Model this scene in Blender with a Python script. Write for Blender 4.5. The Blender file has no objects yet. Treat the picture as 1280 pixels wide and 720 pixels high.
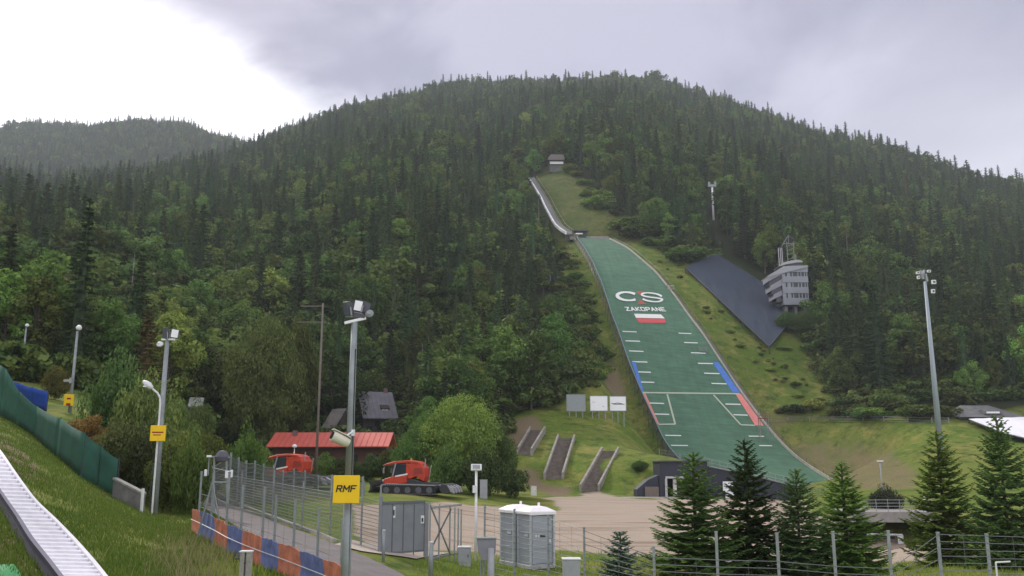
import bpy, math, random
import numpy as np
from mathutils import Vector, Matrix, noise as mnoise
random.seed(7); rng = np.random.default_rng(7)
S = bpy.context.scene
COL = S.collection
# ------------------------------------------------------------------ camera
F, W2, H2, ZC, PITCH = 1100.0, 640.0, 360.0, 4.0, math.radians(11.2)
cp, sp = math.cos(PITCH), math.sin(PITCH)
cam = bpy.data.cameras.new('camera'); camo = bpy.data.objects.new('camera', cam); COL.objects.link(camo)
camo.location = (0, 0, ZC); camo.rotation_euler = (math.pi/2 + PITCH, 0, 0)
cam.sensor_width = 36; cam.lens = 36 * F / 1280; cam.clip_end = 6000; cam.clip_start = .1
S.camera = camo
# ------------------------------------------------------------------ world / sky
SUN_EL, SUN_AZ = math.radians(40), math.radians(-35)      # azimuth from +Y towards +X
world = bpy.data.worlds.new('World'); S.world = world; world.use_nodes = True
nt = world.node_tree; N = nt.nodes; L = nt.links
for n in list(N): N.remove(n)
def nd(t, **k):
    n = N.new(t)
    for a, b in k.items(): setattr(n, a, b)
    return n
out = nd('ShaderNodeOutputWorld'); bg = nd('ShaderNodeBackground'); bg.inputs[1].default_value = .1
sky = nd('ShaderNodeTexSky', sky_type='NISHITA', sun_disc=False); sky.sun_elevation = SUN_EL; sky.sun_rotation = SUN_AZ
tc = nd('ShaderNodeTexCoord')
def pixdir(u, v):
    a, b = (u-W2)/F, (H2-v)/F
    return Vector((a, cp-b*sp, sp+b*cp)).normalized()
def vmath(op, a, b=None):
    n = nd('ShaderNodeVectorMath', operation=op)
    if hasattr(a, 'links'): L.new(a, n.inputs[0])
    else: n.inputs[0].default_value = a
    if b is not None:
        if hasattr(b, 'links'): L.new(b, n.inputs[1])
        else: n.inputs[1].default_value = b
    return n
def mth(op, a, b=None, clamp=False):
    n = nd('ShaderNodeMath', operation=op, use_clamp=clamp)
    for i, x in enumerate((a, b)):
        if x is None: continue
        if hasattr(x, 'links'): L.new(x, n.inputs[i])
        else: n.inputs[i].default_value = x
    return n.outputs[0]
def mrange(x, a, b, c=0., d=1.):
    n = nd('ShaderNodeMapRange', interpolation_type='SMOOTHSTEP'); L.new(x, n.inputs[0])
    for i, q in enumerate((a, b, c, d)): n.inputs[i+1].default_value = q
    return n.outputs[0]
def mixc(f, a, b):
    n = nd('ShaderNodeMix', data_type='RGBA')
    if hasattr(f, 'links'): L.new(f, n.inputs[0])
    else: n.inputs[0].default_value = f
    for i, x in ((6, a), (7, b)):
        if hasattr(x, 'links'): L.new(x, n.inputs[i])
        else: n.inputs[i].default_value = (*x, 1)
    return n.outputs[2]
dirv = tc.outputs['Generated']
# cloud layer seen in perspective: project the direction on a plane overhead
sep = nd('ShaderNodeSeparateXYZ'); L.new(dirv, sep.inputs[0])
zz = mth('ADD', mth('MAXIMUM', sep.outputs[2], 0.0), .22)
cmb = nd('ShaderNodeCombineXYZ'); L.new(mth('DIVIDE', sep.outputs[0], zz), cmb.inputs[0]); L.new(mth('DIVIDE', sep.outputs[1], zz), cmb.inputs[1])
def noise(vec, sc, det=5, rough=.55, off=(0, 0, 0), dist=0.):
    m = vmath('ADD', vec, off).outputs[0]
    n = nd('ShaderNodeTexNoise'); L.new(m, n.inputs['Vector']); n.inputs['Scale'].default_value = sc
    n.inputs['Detail'].default_value = det; n.inputs['Roughness'].default_value = rough; n.inputs['Distortion'].default_value = dist
    return n.outputs[0]
n1 = noise(cmb.outputs[0], 2.2, 6, .55, (3.1, 1.7, 0), .5)
n2 = noise(cmb.outputs[0], 1.1, 4, .5, (8.3, 4.2, 0))
LAV, DRK, WHT = (4.1, 3.85, 4.75), (2.6, 2.45, 3.25), (5.4, 5.15, 5.95)
cl = mixc(mrange(n1, .38, .62), DRK, LAV)
cl = mixc(mrange(n2, .50, .70), cl, WHT)
_pn = pixdir(120, 0).cross(pixdir(440, 150)).normalized()
if _pn.dot(pixdir(50, 130)) < 0: _pn = -_pn
bd = vmath('DOT_PRODUCT', dirv, tuple(_pn))
bd = mth('ADD', bd.outputs['Value'], mth('MULTIPLY', mth('SUBTRACT', n1, .5), .16))
bd3 = vmath('DOT_PRODUCT', dirv, tuple(pixdir(150, 150)))
bd = mth('MULTIPLY', mrange(bd, -.045, .05), mrange(bd3.outputs['Value'], .86, .93))
cl = mixc(bd, cl, (12.5, 12.2, 12.8))
bd2 = vmath('DOT_PRODUCT', dirv, tuple(pixdir(1190, 190)))
bd2 = mth('ADD', bd2.outputs['Value'], mth('MULTIPLY', mth('SUBTRACT', n1, .5), .03))
cl = mixc(mth('MULTIPLY', mrange(bd2, .978, 1.0), .55), cl, (6.4, 6.2, 6.9))
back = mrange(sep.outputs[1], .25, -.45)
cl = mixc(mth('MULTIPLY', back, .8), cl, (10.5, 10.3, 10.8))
sk = vmath('SCALE', sky.outputs[0]); sk.inputs['Scale'].default_value = 1.6
cl = mixc(.90, sk.outputs[0], cl)
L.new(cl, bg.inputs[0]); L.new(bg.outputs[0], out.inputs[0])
# ------------------------------------------------------------------ sun, exposure
sl = bpy.data.lights.new('sun', 'SUN'); so = bpy.data.objects.new('sun', sl); COL.objects.link(so)
sl.energy = 2.0; sl.angle = math.radians(8); sl.color = (1, .95, .86)
sd = Vector((math.sin(SUN_AZ)*math.cos(SUN_EL), math.cos(SUN_AZ)*math.cos(SUN_EL), math.sin(SUN_EL)))
so.rotation_euler = (-sd).to_track_quat('-Z', 'Y').to_euler(); so.location = (0, 0, 900)
S.view_settings.view_transform = 'Standard'; S.view_settings.look = 'None'; S.view_settings.gamma = 1
S.view_settings.exposure = 0.62
cy = S.cycles
cy.max_bounces = 4; cy.diffuse_bounces = 2; cy.glossy_bounces = 2; cy.transmission_bounces = 3; cy.volume_bounces = 0; cy.transparent_max_bounces = 6
cy.use_denoising = True; cy.caustics_reflective = False; cy.caustics_refractive = False
# ------------------------------------------------------------------ pixel <-> place
def ray(u, v):                       # direction with y = 1
    a, b = (u-W2)/F, (H2-v)/F
    y = cp - b*sp
    return a/y, (sp+b*cp)/y
def px(u, v, d):
    a, q = ray(u, v); return Vector((a*d, d, ZC+q*d))
def proj(x, y, z):
    z = z-ZC; fwd = y*cp+z*sp; up = -y*sp+z*cp
    return W2+F*x/fwd, H2-F*up/fwd
# ------------------------------------------------------------------ ski jump line in plan
KY = 209.0
aK, _ = ray(925.6, 491); aT, _ = ray(761, 299)
XK, XT, TY = aK*KY, aT*304, 304.0
MJ = (XK-XT)/(TY-KY); NJ = math.hypot(1, MJ)
def R_at(y): return XK+MJ*(KY-y)
prof = []
for u, v in [(761,299),(772,304),(785,311),(818.8,340),(843,370),(863.7,400),(875,413),(895.6,445),(925.6,491),(955.6,531),(980.6,560.6),(1000,577),(1014,587),(1042,603)]:
    a, q = ray(u, v); y = (XK+MJ*KY)/(a+MJ); prof.append((y, ZC+q*y))
prof.sort()
PY = np.array([p[0] for p in prof]); PZ = np.array([p[1] for p in prof])
yy = np.linspace(PY[0], PY[-1], 160); zs = np.interp(yy, PY, PZ)
for _ in range(3):
    zs[1:-1] = (zs[:-2]+2*zs[1:-1]+zs[2:])/4
def _sm(z, k):
    zp = np.concatenate([2*z[0]-z[k:0:-1], z, 2*z[-1]-z[-2:-k-2:-1]])
    ker = np.hanning(2*k+1); ker /= ker.sum(); return np.convolve(zp, ker, 'valid')
zs = _sm(zs, 9)
YB, YT = float(yy[0]), float(yy[-1])
def jz(y): return float(np.interp(y, yy, zs))
LP = [(722,299),(733,314),(742,330.6),(753,356),(760.6,379),(767,400),(772,411),(786,452.5),(801.9,491),(821.6,533),(832,556)]
LPv = [p[1] for p in LP]; LPu = [p[0] for p in LP]
def jpt(y, w, dz=0.):                 # point on the slope: y of the right edge, w metres to its left
    return Vector((R_at(y)-w/NJ, y-MJ*w/NJ, jz(y)+dz))
ws = []
for y in yy:
    lo, hi = 3., 60.
    for _ in range(40):
        w = (lo+hi)/2; p = jpt(y, w); u, v = proj(*p)
        if v > 556: break
        if u > np.interp(v, LPv, LPu): lo = w
        else: hi = w
    ws.append(w if v <= 556 else np.nan)
ws = np.array(ws); ok = ~np.isnan(ws); ws[~ok] = ws[ok][0]
ws = _sm(ws, 6)
def jw(y): return float(np.interp(y, yy, ws))
# ------------------------------------------------------------------ terrain
def qv(v): return ray(640, v)[1]
TH = 17.
def ridge(v, d): return (d, ZC+qv(v)*d-TH)
colm = {
 -1.4: [(3,6),(15,9),(40,16),(90,30),(150,60),(800,420),(1600,700),(2400,700)],
 -.80: [(3,2.4),(15,4.2),(28,6.2),(40,8),(62,12),(90,18),(130,30),(800,330),(1600,640),(2400,640)],
 -.57: [(3,1.4),(14.6,2.2),(28,4.05),(40,5.3),(55,6.9),(62,7.8),(90,12.5),(130,20),(800,250),(960,262),ridge(146,1600),(2400,560)],
 -.50: [(3,1.2),(14.6,1.8),(28,3.1),(40,4.0),(55,5.4),(65,7.8),(90,11.5),(130,18),(800,257),(960,270),ridge(144,1600),(2400,560)],
 -.44: [(3,1.0),(17,1.75),(25,2.1),(39,2.45),(50,3.4),(65,6),(90,9.5),(130,14),(800,265),(960,280),ridge(143,1550),(2400,560)],
 -.39: [(3,.9),(17,1.5),(28,1.75),(40,1.55),(50,1.9),(65,3.4),(90,6),(130,10.5),(800,275),(960,292),ridge(142,1500),(2400,540)],
 -.33: [(3,.7),(17,1.3),(28,1.65),(40,1.5),(55,1.5),(80,1.7),(110,4.0),(150,10),(850,300),(980,312),ridge(160,1350),(2200,420)],
 -.27: [(3,.6),(17,1.1),(28,1.4),(40,1.3),(80,1.5),(110,2.6),(150,9),(900,340),ridge(152,1150),(1800,380)],
 -.20: [(3,.4),(17,.8),(28,1.1),(40,1.1),(80,1.45),(110,2.4),(150,8.5),ridge(128,1020),(1800,350)],
 -.12: [(3,.1),(17,.3),(30,.7),(40,.8),(80,1.35),(110,2.0),(150,8.5),ridge(110,1000),(1800,380)],
 -.05: [(3,0),(34,.15),(60,.3),(80,.8),(112,1.5),(128,5),(150,11),(200,30),(300,74),ridge(101,1000),(1800,400)],
  .015:[(3,0),(60,0),(112,.4),(126,5.2),(150,12),(200,30),(305,76),(392,130),ridge(96,1000),(1800,400)],
  .06: [(3,0),(60,0),(112,.2),(126,5.3),(150,12),(200,31),(305,79),(395,139),ridge(99,1000),(1800,400)],
  .12: [(3,0),(60,0),(112,.1),(118,3.8),(128,5.8),(150,10.5),(200,31),(304,82),(395,142),ridge(99,1000),(1800,400)],
  .17: [(3,0),(60,0),(111,.0),(118,4.8),(127,5.2),(145,2.5),(165,5),(215,31),(300,80),(400,138),ridge(96,980),(1800,400)],
  .21: [(3,0),(60,0),(109,0),(114,3.6),(124,3.6),(140,.6),(165,-.4),(209,20),(250,52),(300,79),ridge(104,960),(1800,400)],
  .26: [(3,0),(60,0),(109,0),(114,1.6),(124,1.2),(140,-.4),(166,-1),(180,3),(205,18),(240,40),(270,62),(300,80),ridge(118,930),(1800,380)],
  .32: [(3,0),(35,-.1),(60,-1),(100,-.6),(124,-.6),(150,-1),(168,.4),(180,6),(195,14.6),(215,23),(248,44),(285,68),ridge(137,900),(1800,350)],
  .37: [(3,0),(35,-.3),(60,-2),(75,-2.9),(79,-.2),(110,-.4),(150,-.6),(162,1.5),(180,8.5),(190,12.6),(200,15),(240,36),(300,68),ridge(157,860),(1800,330)],
  .42: [(3,0),(35,-.3),(60,-2),(75,-3),(79,-.2),(110,0),(135,0.4),(150,2.4),(180,11.3),(186,12.6),(240,36),(300,68),ridge(167,800),(1700,300)],
  .48: [(3,0),(35,-.1),(60,-1),(75,-1.8),(82,-.6),(120,0),(135,1.3),(170,11),(176,12),(240,34),(300,60),ridge(187,740),(1700,250)],
  .57: [(3,0),(35,0),(75,-.2),(110,0.4),(130,3),(160,8.6),(172,10),(240,34),(300,56),ridge(214,640),(1600,230)],
  .80: [(3,0),(75,0),(110,0.4),(130,4),(160,10),(240,30),(300,50),(560,150),(1500,180)],
  1.4: [(3,0),(75,0),(110,0.4),(200,20),(500,90),(1500,100)],
}
AS = np.array(sorted(colm)); YMIN, YMAX = 3., 2400.
NA, NY = 420, 520
ga = np.linspace(-1.4, 1.4, NA); gl = np.linspace(math.log(YMIN), math.log(YMAX), NY); gy = np.exp(gl)
colz = np.array([np.interp(gy, [k[0] for k in colm[a]], [k[1] for k in colm[a]]) for a in AS])   # (ncol, NY)
def cubic_a(a):                      # smooth blend between columns
    i = int(np.clip(np.searchsorted(AS, a)-1, 0, len(AS)-2)); t = (a-AS[i])/(AS[i+1]-AS[i]); t = t*t*(3-2*t)*.5+t*.5
    return colz[i]*(1-t)+colz[i+1]*t
Z = np.array([cubic_a(a) for a in ga])
def blur(Z, k, ax):
    ker = np.hanning(2*k+3)[1:-1]; ker /= ker.sum()
    Zp = np.pad(Z, [(k, k) if i == ax else (0, 0) for i in range(2)], mode='edge')
    return np.apply_along_axis(lambda r: np.convolve(r, ker, 'valid'), ax, Zp)
Z = blur(Z, 5, 0); Z = blur(Z, 3, 1)
X = ga[:, None]*gy[None, :]; Y = np.broadcast_to(gy[None, :], X.shape).copy()
def ss(t): t = np.clip(t, 0, 1); return t*t*(3-2*t)
# corridor of the ski jump
s_y = Y + 0.0
# right-edge y of the perpendicular foot: foot = (R(y0), y0); lateral dir (-1,-MJ)/NJ
#   (X-R(y0))*1*MJ ... solve (P-foot).downhill = 0, downhill = (MJ,-1)/NJ
y0 = (Y - MJ*(X-(XK+MJ*KY)))/(1+MJ*MJ)
lat = -((X-(XK+MJ*(KY-y0))) + MJ*(Y-y0))/NJ
pz = np.interp(y0, yy, zs); pw = np.interp(y0, yy, ws)
outl = lat-pw; outr = -lat
target = pz-.7
target = np.where(outl > 0, pz-.7-2.0*ss(outl/2.5), target)
target = np.where(outr > 0, pz-.7-.8*ss(outr/3), target)
dist = np.maximum(outl, outr)
wgt = 1-ss((dist-3)/16)
wgt = wgt*ss((y0-(YB-12))/12)*ss((YT+14-y0)/14)
Z = Z*(1-wgt)+target*wgt
# natural unevenness
hills = np.zeros_like(Z)
for i in range(NA):
    for j in range(NY):
        y = gy[j]
        if y < 14: continue
        p = Vector((X[i, j], y, 0))
        amp = .10*min(1, (y-14)/20)
        h = mnoise.noise(p*.12)*amp
        if y > 125 : 
            g = min(1, (y-125)/60)
            h += g*(mnoise.noise(p*.03)*1.2)
        if y > 350: h += min(1, (y-350)/250)*(mnoise.noise(p*.008)*13+mnoise.noise(p*.02)*5)
        hills[i, j] = h
Z += hills*(1-wgt)
def ground(x, y):
    a = x/y; fi = (a+1.4)/2.8*(NA-1); fj = (math.log(max(y, YMIN))-gl[0])/(gl[-1]-gl[0])*(NY-1)
    i = min(max(int(fi), 0), NA-2); j = min(max(int(fj), 0), NY-2); s, t = min(max(fi-i, 0), 1), min(max(fj-j, 0), 1)
    return float((Z[i, j]*(1-s)+Z[i+1, j]*s)*(1-t)+(Z[i, j+1]*(1-s)+Z[i+1, j+1]*s)*t)
def hit(u, v, dmin=6., dmax=1800., lift=0.):
    a, q = ray(u, v); d = dmin
    while d < dmax:
        if ZC+q*d <= ground(a*d, d)+lift:
            lo, hi = d/1.01, d
            for _ in range(18):
                m = (lo+hi)/2
                if ZC+q*m <= ground(a*m, m)+lift: hi = m
                else: lo = m
            return Vector((a*hi, hi, ground(a*hi, hi)+lift))
        d *= 1.01
    return Vector((a*dmax, dmax, ground(a*dmax, dmax)))
def gat(u, d, v=None):                # ground point seen in column u at depth d
    vv = 560 if v is None else v
    for _ in range(4):
        x = ray(u, vv)[0]*d; z = ground(x, d); vv = proj(x, d, z)[1]
    return Vector((x, d, z))
def jhit(u, v):
    a, q = ray(u, v); lo, hi = 150., 330.
    def f(d):
        x = a*d; y_ = (d-MJ*(x-(XK+MJ*KY)))/(1+MJ*MJ); return ZC+q*d-jz(min(max(y_, YB), YT))
    # first crossing from near to far
    d = 150.
    while d < 330 and f(d) > 0: d += .5
    lo = d-.5; hi = d
    for _ in range(20):
        m = (lo+hi)/2
        if f(m) > 0: lo = m
        else: hi = m
    x = a*hi; y_ = (hi-MJ*(x-(XK+MJ*KY)))/(1+MJ*MJ)
    return Vector((x, hi, jz(y_)))
# ------------------------------------------------------------------ materials
MATS = {}
def mat(name, col, rough=.7, metal=0., var=.12, scale=3., bump=0., col2=None, spec=.5, coord='Object', bscale=None):
    if name in MATS: return MATS[name]
    m = bpy.data.materials.new(name); m.use_nodes = True; MATS[name] = m
    n = m.node_tree.nodes; l = m.node_tree.links; p = n['Principled BSDF']
    p.inputs['Roughness'].default_value = rough; p.inputs['Metallic'].default_value = metal
    p.inputs['Specular IOR Level'].default_value = spec
    t = n.new('ShaderNodeTexCoord'); no = n.new('ShaderNodeTexNoise'); no.inputs['Scale'].default_value = scale; no.inputs['Detail'].default_value = 6; no.inputs['Roughness'].default_value = .6
    l.new(t.outputs[coord], no.inputs['Vector'])
    mr = n.new('ShaderNodeMapRange'); mr.inputs[1].default_value = .3; mr.inputs[2].default_value = .7
    l.new(no.outputs[0], mr.inputs[0])
    mx = n.new('ShaderNodeMix'); mx.data_type = 'RGBA'; l.new(mr.outputs[0], mx.inputs[0])
    c2 = col2 or tuple(c*(1+var) for c in col); c1 = col if col2 else tuple(c*(1-var) for c in col)
    mx.inputs[6].default_value = (*c1, 1); mx.inputs[7].default_value = (*c2, 1)
    l.new(mx.outputs[2], p.inputs['Base Color'])
    if bump:
        nb = n.new('ShaderNodeTexNoise'); nb.inputs['Scale'].default_value = bscale or scale*6; nb.inputs['Detail'].default_value = 4
        l.new(t.outputs[coord], nb.inputs['Vector'])
        b = n.new('ShaderNodeBump'); b.inputs['Strength'].default_value = bump; b.inputs['Distance'].default_value = .05
        l.new(nb.outputs[0], b.inputs['Height']); l.new(b.outputs[0], p.inputs['Normal'])
    return m
def leafmat(name, c1, c2, trans=.25, rough=.6, objcol=True):
    if name in MATS: return MATS[name]
    m = bpy.data.materials.new(name); m.use_nodes = True; MATS[name] = m
    n = m.node_tree.nodes; l = m.node_tree.links
    n.remove(n['Principled BSDF']); o = n['Material Output']
    g = n.new('ShaderNodeNewGeometry'); oi = n.new('ShaderNodeObjectInfo')
    mx = n.new('ShaderNodeMix'); mx.data_type = 'RGBA'; mx.inputs[6].default_value = (*c1, 1); mx.inputs[7].default_value = (*c2, 1)
    no = n.new('ShaderNodeTexNoise'); no.inputs['Scale'].default_value = .7; no.inputs['Detail'].default_value = 3; l.new(g.outputs['Position'], no.inputs['Vector'])
    ad = n.new('ShaderNodeMath'); ad.operation = 'MULTIPLY_ADD'; l.new(g.outputs['Random Per Island'], ad.inputs[0]); ad.inputs[1].default_value = .5
    sb = n.new('ShaderNodeMath'); sb.operation = 'SUBTRACT'; l.new(no.outputs[0], sb.inputs[0]); sb.inputs[1].default_value = .25
    l.new(sb.outputs[0], ad.inputs[2]); l.new(ad.outputs[0], mx.inputs[0])
    # tree to tree variation
    hs = n.new('ShaderNodeHueSaturation'); l.new(mx.outputs[2], hs.inputs['Color'])
    r1 = n.new('ShaderNodeMapRange'); l.new(oi.outputs['Random'], r1.inputs[0]); r1.inputs[3].default_value = .468; r1.inputs[4].default_value = .53
    l.new(r1.outputs[0], hs.inputs['Hue'])
    fr = n.new('ShaderNodeMath'); fr.operation = 'FRACT'; mu = n.new('ShaderNodeMath'); mu.operation = 'MULTIPLY'; l.new(oi.outputs['Random'], mu.inputs[0]); mu.inputs[1].default_value = 17.31; l.new(mu.outputs[0], fr.inputs[0])
    r2 = n.new('ShaderNodeMapRange'); l.new(fr.outputs[0], r2.inputs[0]); r2.inputs[3].default_value = .52; r2.inputs[4].default_value = 1.55
    l.new(r2.outputs[0], hs.inputs['Value'])
    vm = n.new('ShaderNodeVectorMath'); vm.operation = 'MULTIPLY'; l.new(hs.outputs[0], vm.inputs[0]); l.new(oi.outputs['Color'], vm.inputs[1])
    d = n.new('ShaderNodeBsdfDiffuse'); t = n.new('ShaderNodeBsdfTranslucent'); gl_ = n.new('ShaderNodeBsdfGlossy'); gl_.inputs['Roughness'].default_value = .5; gl_.inputs[0].default_value = (.6, .65, .6, 1)
    l.new(vm.outputs[0], d.inputs[0]); l.new(vm.outputs[0], t.inputs[0])
    ms = n.new('ShaderNodeMixShader'); ms.inputs[0].default_value = trans; l.new(d.outputs[0], ms.inputs[1]); l.new(t.outputs[0], ms.inputs[2])
    m2 = n.new('ShaderNodeMixShader'); m2.inputs[0].default_value = .025; l.new(ms.outputs[0], m2.inputs[1]); l.new(gl_.outputs[0], m2.inputs[2])
    l.new(m2.outputs[0], o.inputs[0])
    return m
# ------------------------------------------------------------------ mesh helpers
class MB:
    def __init__(s): s.v = []; s.f = []; s.m = []; s.cur = 0; s.weld = False
    def face(s, pts):
        i = len(s.v); s.v += [tuple(p) for p in pts]; s.f.append(tuple(range(i, i+len(pts)))); s.m.append(s.cur); return s
    def box(s, c, size, rz=0., M=None):
        hx, hy, hz = size[0]/2, size[1]/2, size[2]/2
        co, si = math.cos(rz), math.sin(rz); i = len(s.v)
        for z in (-hz, hz):
            for x, y in ((-hx, -hy), (hx, -hy), (hx, hy), (-hx, hy)):
                p = Vector((c[0]+x*co-y*si, c[1]+x*si+y*co, c[2]+z))
                s.v.append(tuple(M @ p if M else p))
        for f in ((3,2,1,0),(4,5,6,7),(0,1,5,4),(1,2,6,5),(2,3,7,6),(3,0,4,7)):
            s.f.append(tuple(i+k for k in f)); s.m.append(s.cur)
        return s
    def prism(s, poly, d0, d1, M=None, ax='y'):     # poly in (x,z), extruded along y (or ax)
        i = len(s.v); n = len(poly)
        for d in (d0, d1):
            for a, b in poly:
                p = Vector((a, d, b)) if ax == 'y' else (Vector((d, a, b)) if ax == 'x' else Vector((a, b, d)))
                s.v.append(tuple(M @ p if M else p))
        s.f.append(tuple(range(i, i+n))); s.f.append(tuple(range(i+2*n-1, i+n-1, -1))); s.m += [s.cur]*2
        for k in range(n):
            k2 = (k+1) % n; s.f.append((i+k, i+n+k, i+n+k2, i+k2)); s.m.append(s.cur)
        return s
    def tube(s, p0, p1, r0, r1=None, n=8, cap=True):
        p0, p1 = Vector(p0), Vector(p1); r1 = r0 if r1 is None else r1
        d = (p1-p0); 
        if d.length < 1e-6: return s
        q = d.to_track_quat('Z', 'Y'); i = len(s.v)
        for p, r in ((p0, r0), (p1, r1)):
            for k in range(n):
                a = 2*math.pi*k/n; s.v.append(tuple(p+q @ Vector((math.cos(a)*r, math.sin(a)*r, 0))))
        for k in range(n):
            k2 = (k+1) % n; s.f.append((i+k, i+k2, i+n+k2, i+n+k)); s.m.append(s.cur)
        if cap:
            s.f.append(tuple(i+n-1-k for k in range(n))); s.f.append(tuple(i+n+k for k in range(n))); s.m += [s.cur]*2
        return s
    def path(s, pts, r, n=6):
        for a, b in zip(pts[:-1], pts[1:]): s.tube(a, b, r, n=n)
        return s
    def lathe(s, prof, c=(0, 0, 0), n=16, M=None):
        i = len(s.v)
        for r, z in prof:
            for k in range(n):
                a = 2*math.pi*k/n; p = Vector((c[0]+r*math.cos(a), c[1]+r*math.sin(a), c[2]+z)); s.v.append(tuple(M @ p if M else p))
        for j in range(len(prof)-1):
            for k in range(n):
                k2 = (k+1) % n; s.f.append((i+j*n+k, i+j*n+k2, i+(j+1)*n+k2, i+(j+1)*n+k)); s.m.append(s.cur)
        s.f.append(tuple(i+n-1-k for k in range(n))); s.f.append(tuple(i+(len(prof)-1)*n+k for k in range(n))); s.m += [s.cur]*2
        return s
    def mesh(s, name, mats, smooth=False):
        me = bpy.data.meshes.new(name); me.from_pydata(s.v, [], s.f)
        for m in (mats if isinstance(mats, (list, tuple)) else [mats]): me.materials.append(m)
        me.polygons.foreach_set('material_index', s.m)
        if smooth: me.polygons.foreach_set('use_smooth', [True]*len(s.f))
        me.update()
        if s.weld:
            import bmesh
            bm = bmesh.new(); bm.from_mesh(me); bmesh.ops.remove_doubles(bm, verts=bm.verts, dist=1e-4); bm.to_mesh(me); bm.free(); me.update()
        return me
def link(name, me, parent=None, loc=None, rz=None):
    o = bpy.data.objects.new(name, me); COL.objects.link(o)
    if parent: o.parent = parent
    if loc is not None: o.location = loc
    if rz is not None: o.rotation_euler = (0, 0, rz)
    return o
def build(name, mb, mats, parent=None, loc=None, rz=None, smooth=False, bevel=0.):
    o = link(name, mb.mesh(name, mats, smooth), parent, loc, rz)
    if bevel:
        b = o.modifiers.new('bevel', 'BEVEL'); b.width = bevel; b.segments = 2; b.limit_method = 'ANGLE'
    return o
def tag(o, label=None, cat=None, group=None, kind=None):
    if label: o['label'] = label
    if cat: o['category'] = cat
    if group: o['group'] = group
    if kind: o['kind'] = kind
    return o
def thing(name, label, cat, loc=(0, 0, 0), rz=0., group=None):
    o = bpy.data.objects.new(name, None); COL.objects.link(o); o.location = loc; o.rotation_euler = (0, 0, rz); o.empty_display_size = .3
    return tag(o, label, cat, group)
def npmesh(name, V, FQ, mats, k=4):
    me = bpy.data.meshes.new(name); nv, nf = len(V), len(FQ)
    me.vertices.add(nv); me.vertices.foreach_set('co', np.asarray(V, dtype=np.float32).ravel())
    me.loops.add(nf*k); me.loops.foreach_set('vertex_index', np.asarray(FQ, dtype=np.int32).ravel())
    me.polygons.add(nf); me.polygons.foreach_set('loop_start', np.arange(0, nf*k, k, dtype=np.int32)); me.polygons.foreach_set('loop_total', np.full(nf, k, dtype=np.int32))
    for m in (mats if isinstance(mats, (list, tuple)) else [mats]): me.materials.append(m)
    me.update(calc_edges=True); me.validate(); return me
def inpoly(u, v, poly):
    c = False; n = len(poly); j = n-1
    for i in range(n):
        if (poly[i][1] > v) != (poly[j][1] > v) and u < (poly[j][0]-poly[i][0])*(v-poly[i][1])/(poly[j][1]-poly[i][1])+poly[i][0]: c = not c
        j = i
    return c

GLY = {'R': [[(0,0),(0,1),(.62,1),(.75,.88),(.75,.62),(.62,.5),(0,.5)],[(.38,.5),(.78,0)]], 'M': [[(0,0),(0,1),(.45,.35),(.9,1),(.9,0)]], 'F': [[(0,0),(0,1),(.72,1)],[(0,.52),(.6,.52)]],
 'Z': [[(0,1),(.75,1),(0,0),(.78,0)]], 'A': [[(0,0),(.4,1),(.8,0)],[(.18,.32),(.62,.32)]], 'K': [[(0,0),(0,1)],[(.72,1),(.05,.48),(.75,0)]], 'O': [[(.1,0),(0,.15),(0,.85),(.1,1),(.68,1),(.78,.85),(.78,.15),(.68,0),(.1,0)]],
 'P': [[(0,0),(0,1),(.62,1),(.75,.88),(.75,.58),(.62,.45),(0,.45)]], 'N': [[(0,0),(0,1),(.75,0),(.75,1)]], 'E': [[(.72,1),(0,1),(0,0),(.74,0)],[(0,.52),(.6,.52)]]}
def block_text(txt, th=.2, gap=.32, shear=0.):
    """bold capitals as quads; returns list of quads in 0..1 x 0..1"""
    quads = []; x = 0
    for ch in txt:
        w = max(p[0] for st in GLY[ch] for p in st)
        for st in GLY[ch]:
            for a, c in zip(st[:-1], st[1:]):
                a, c = Vector(a), Vector(c); d = (c-a).normalized(); a, c = a-d*th*.42, c+d*th*.42; n = Vector((-d.y, d.x))*th/2
                quads.append([(x+p.x+shear*p.y, p.y) for p in (a-n, c-n, c+n, a+n)])
        x += w+gap
    X0 = min(p[0] for q in quads for p in q); X1 = max(p[0] for q in quads for p in q); Y0 = min(p[1] for q in quads for p in q); Y1 = max(p[1] for q in quads for p in q)
    return [[((p[0]-X0)/(X1-X0), (p[1]-Y0)/(Y1-Y0)) for p in q] for q in quads]
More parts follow.
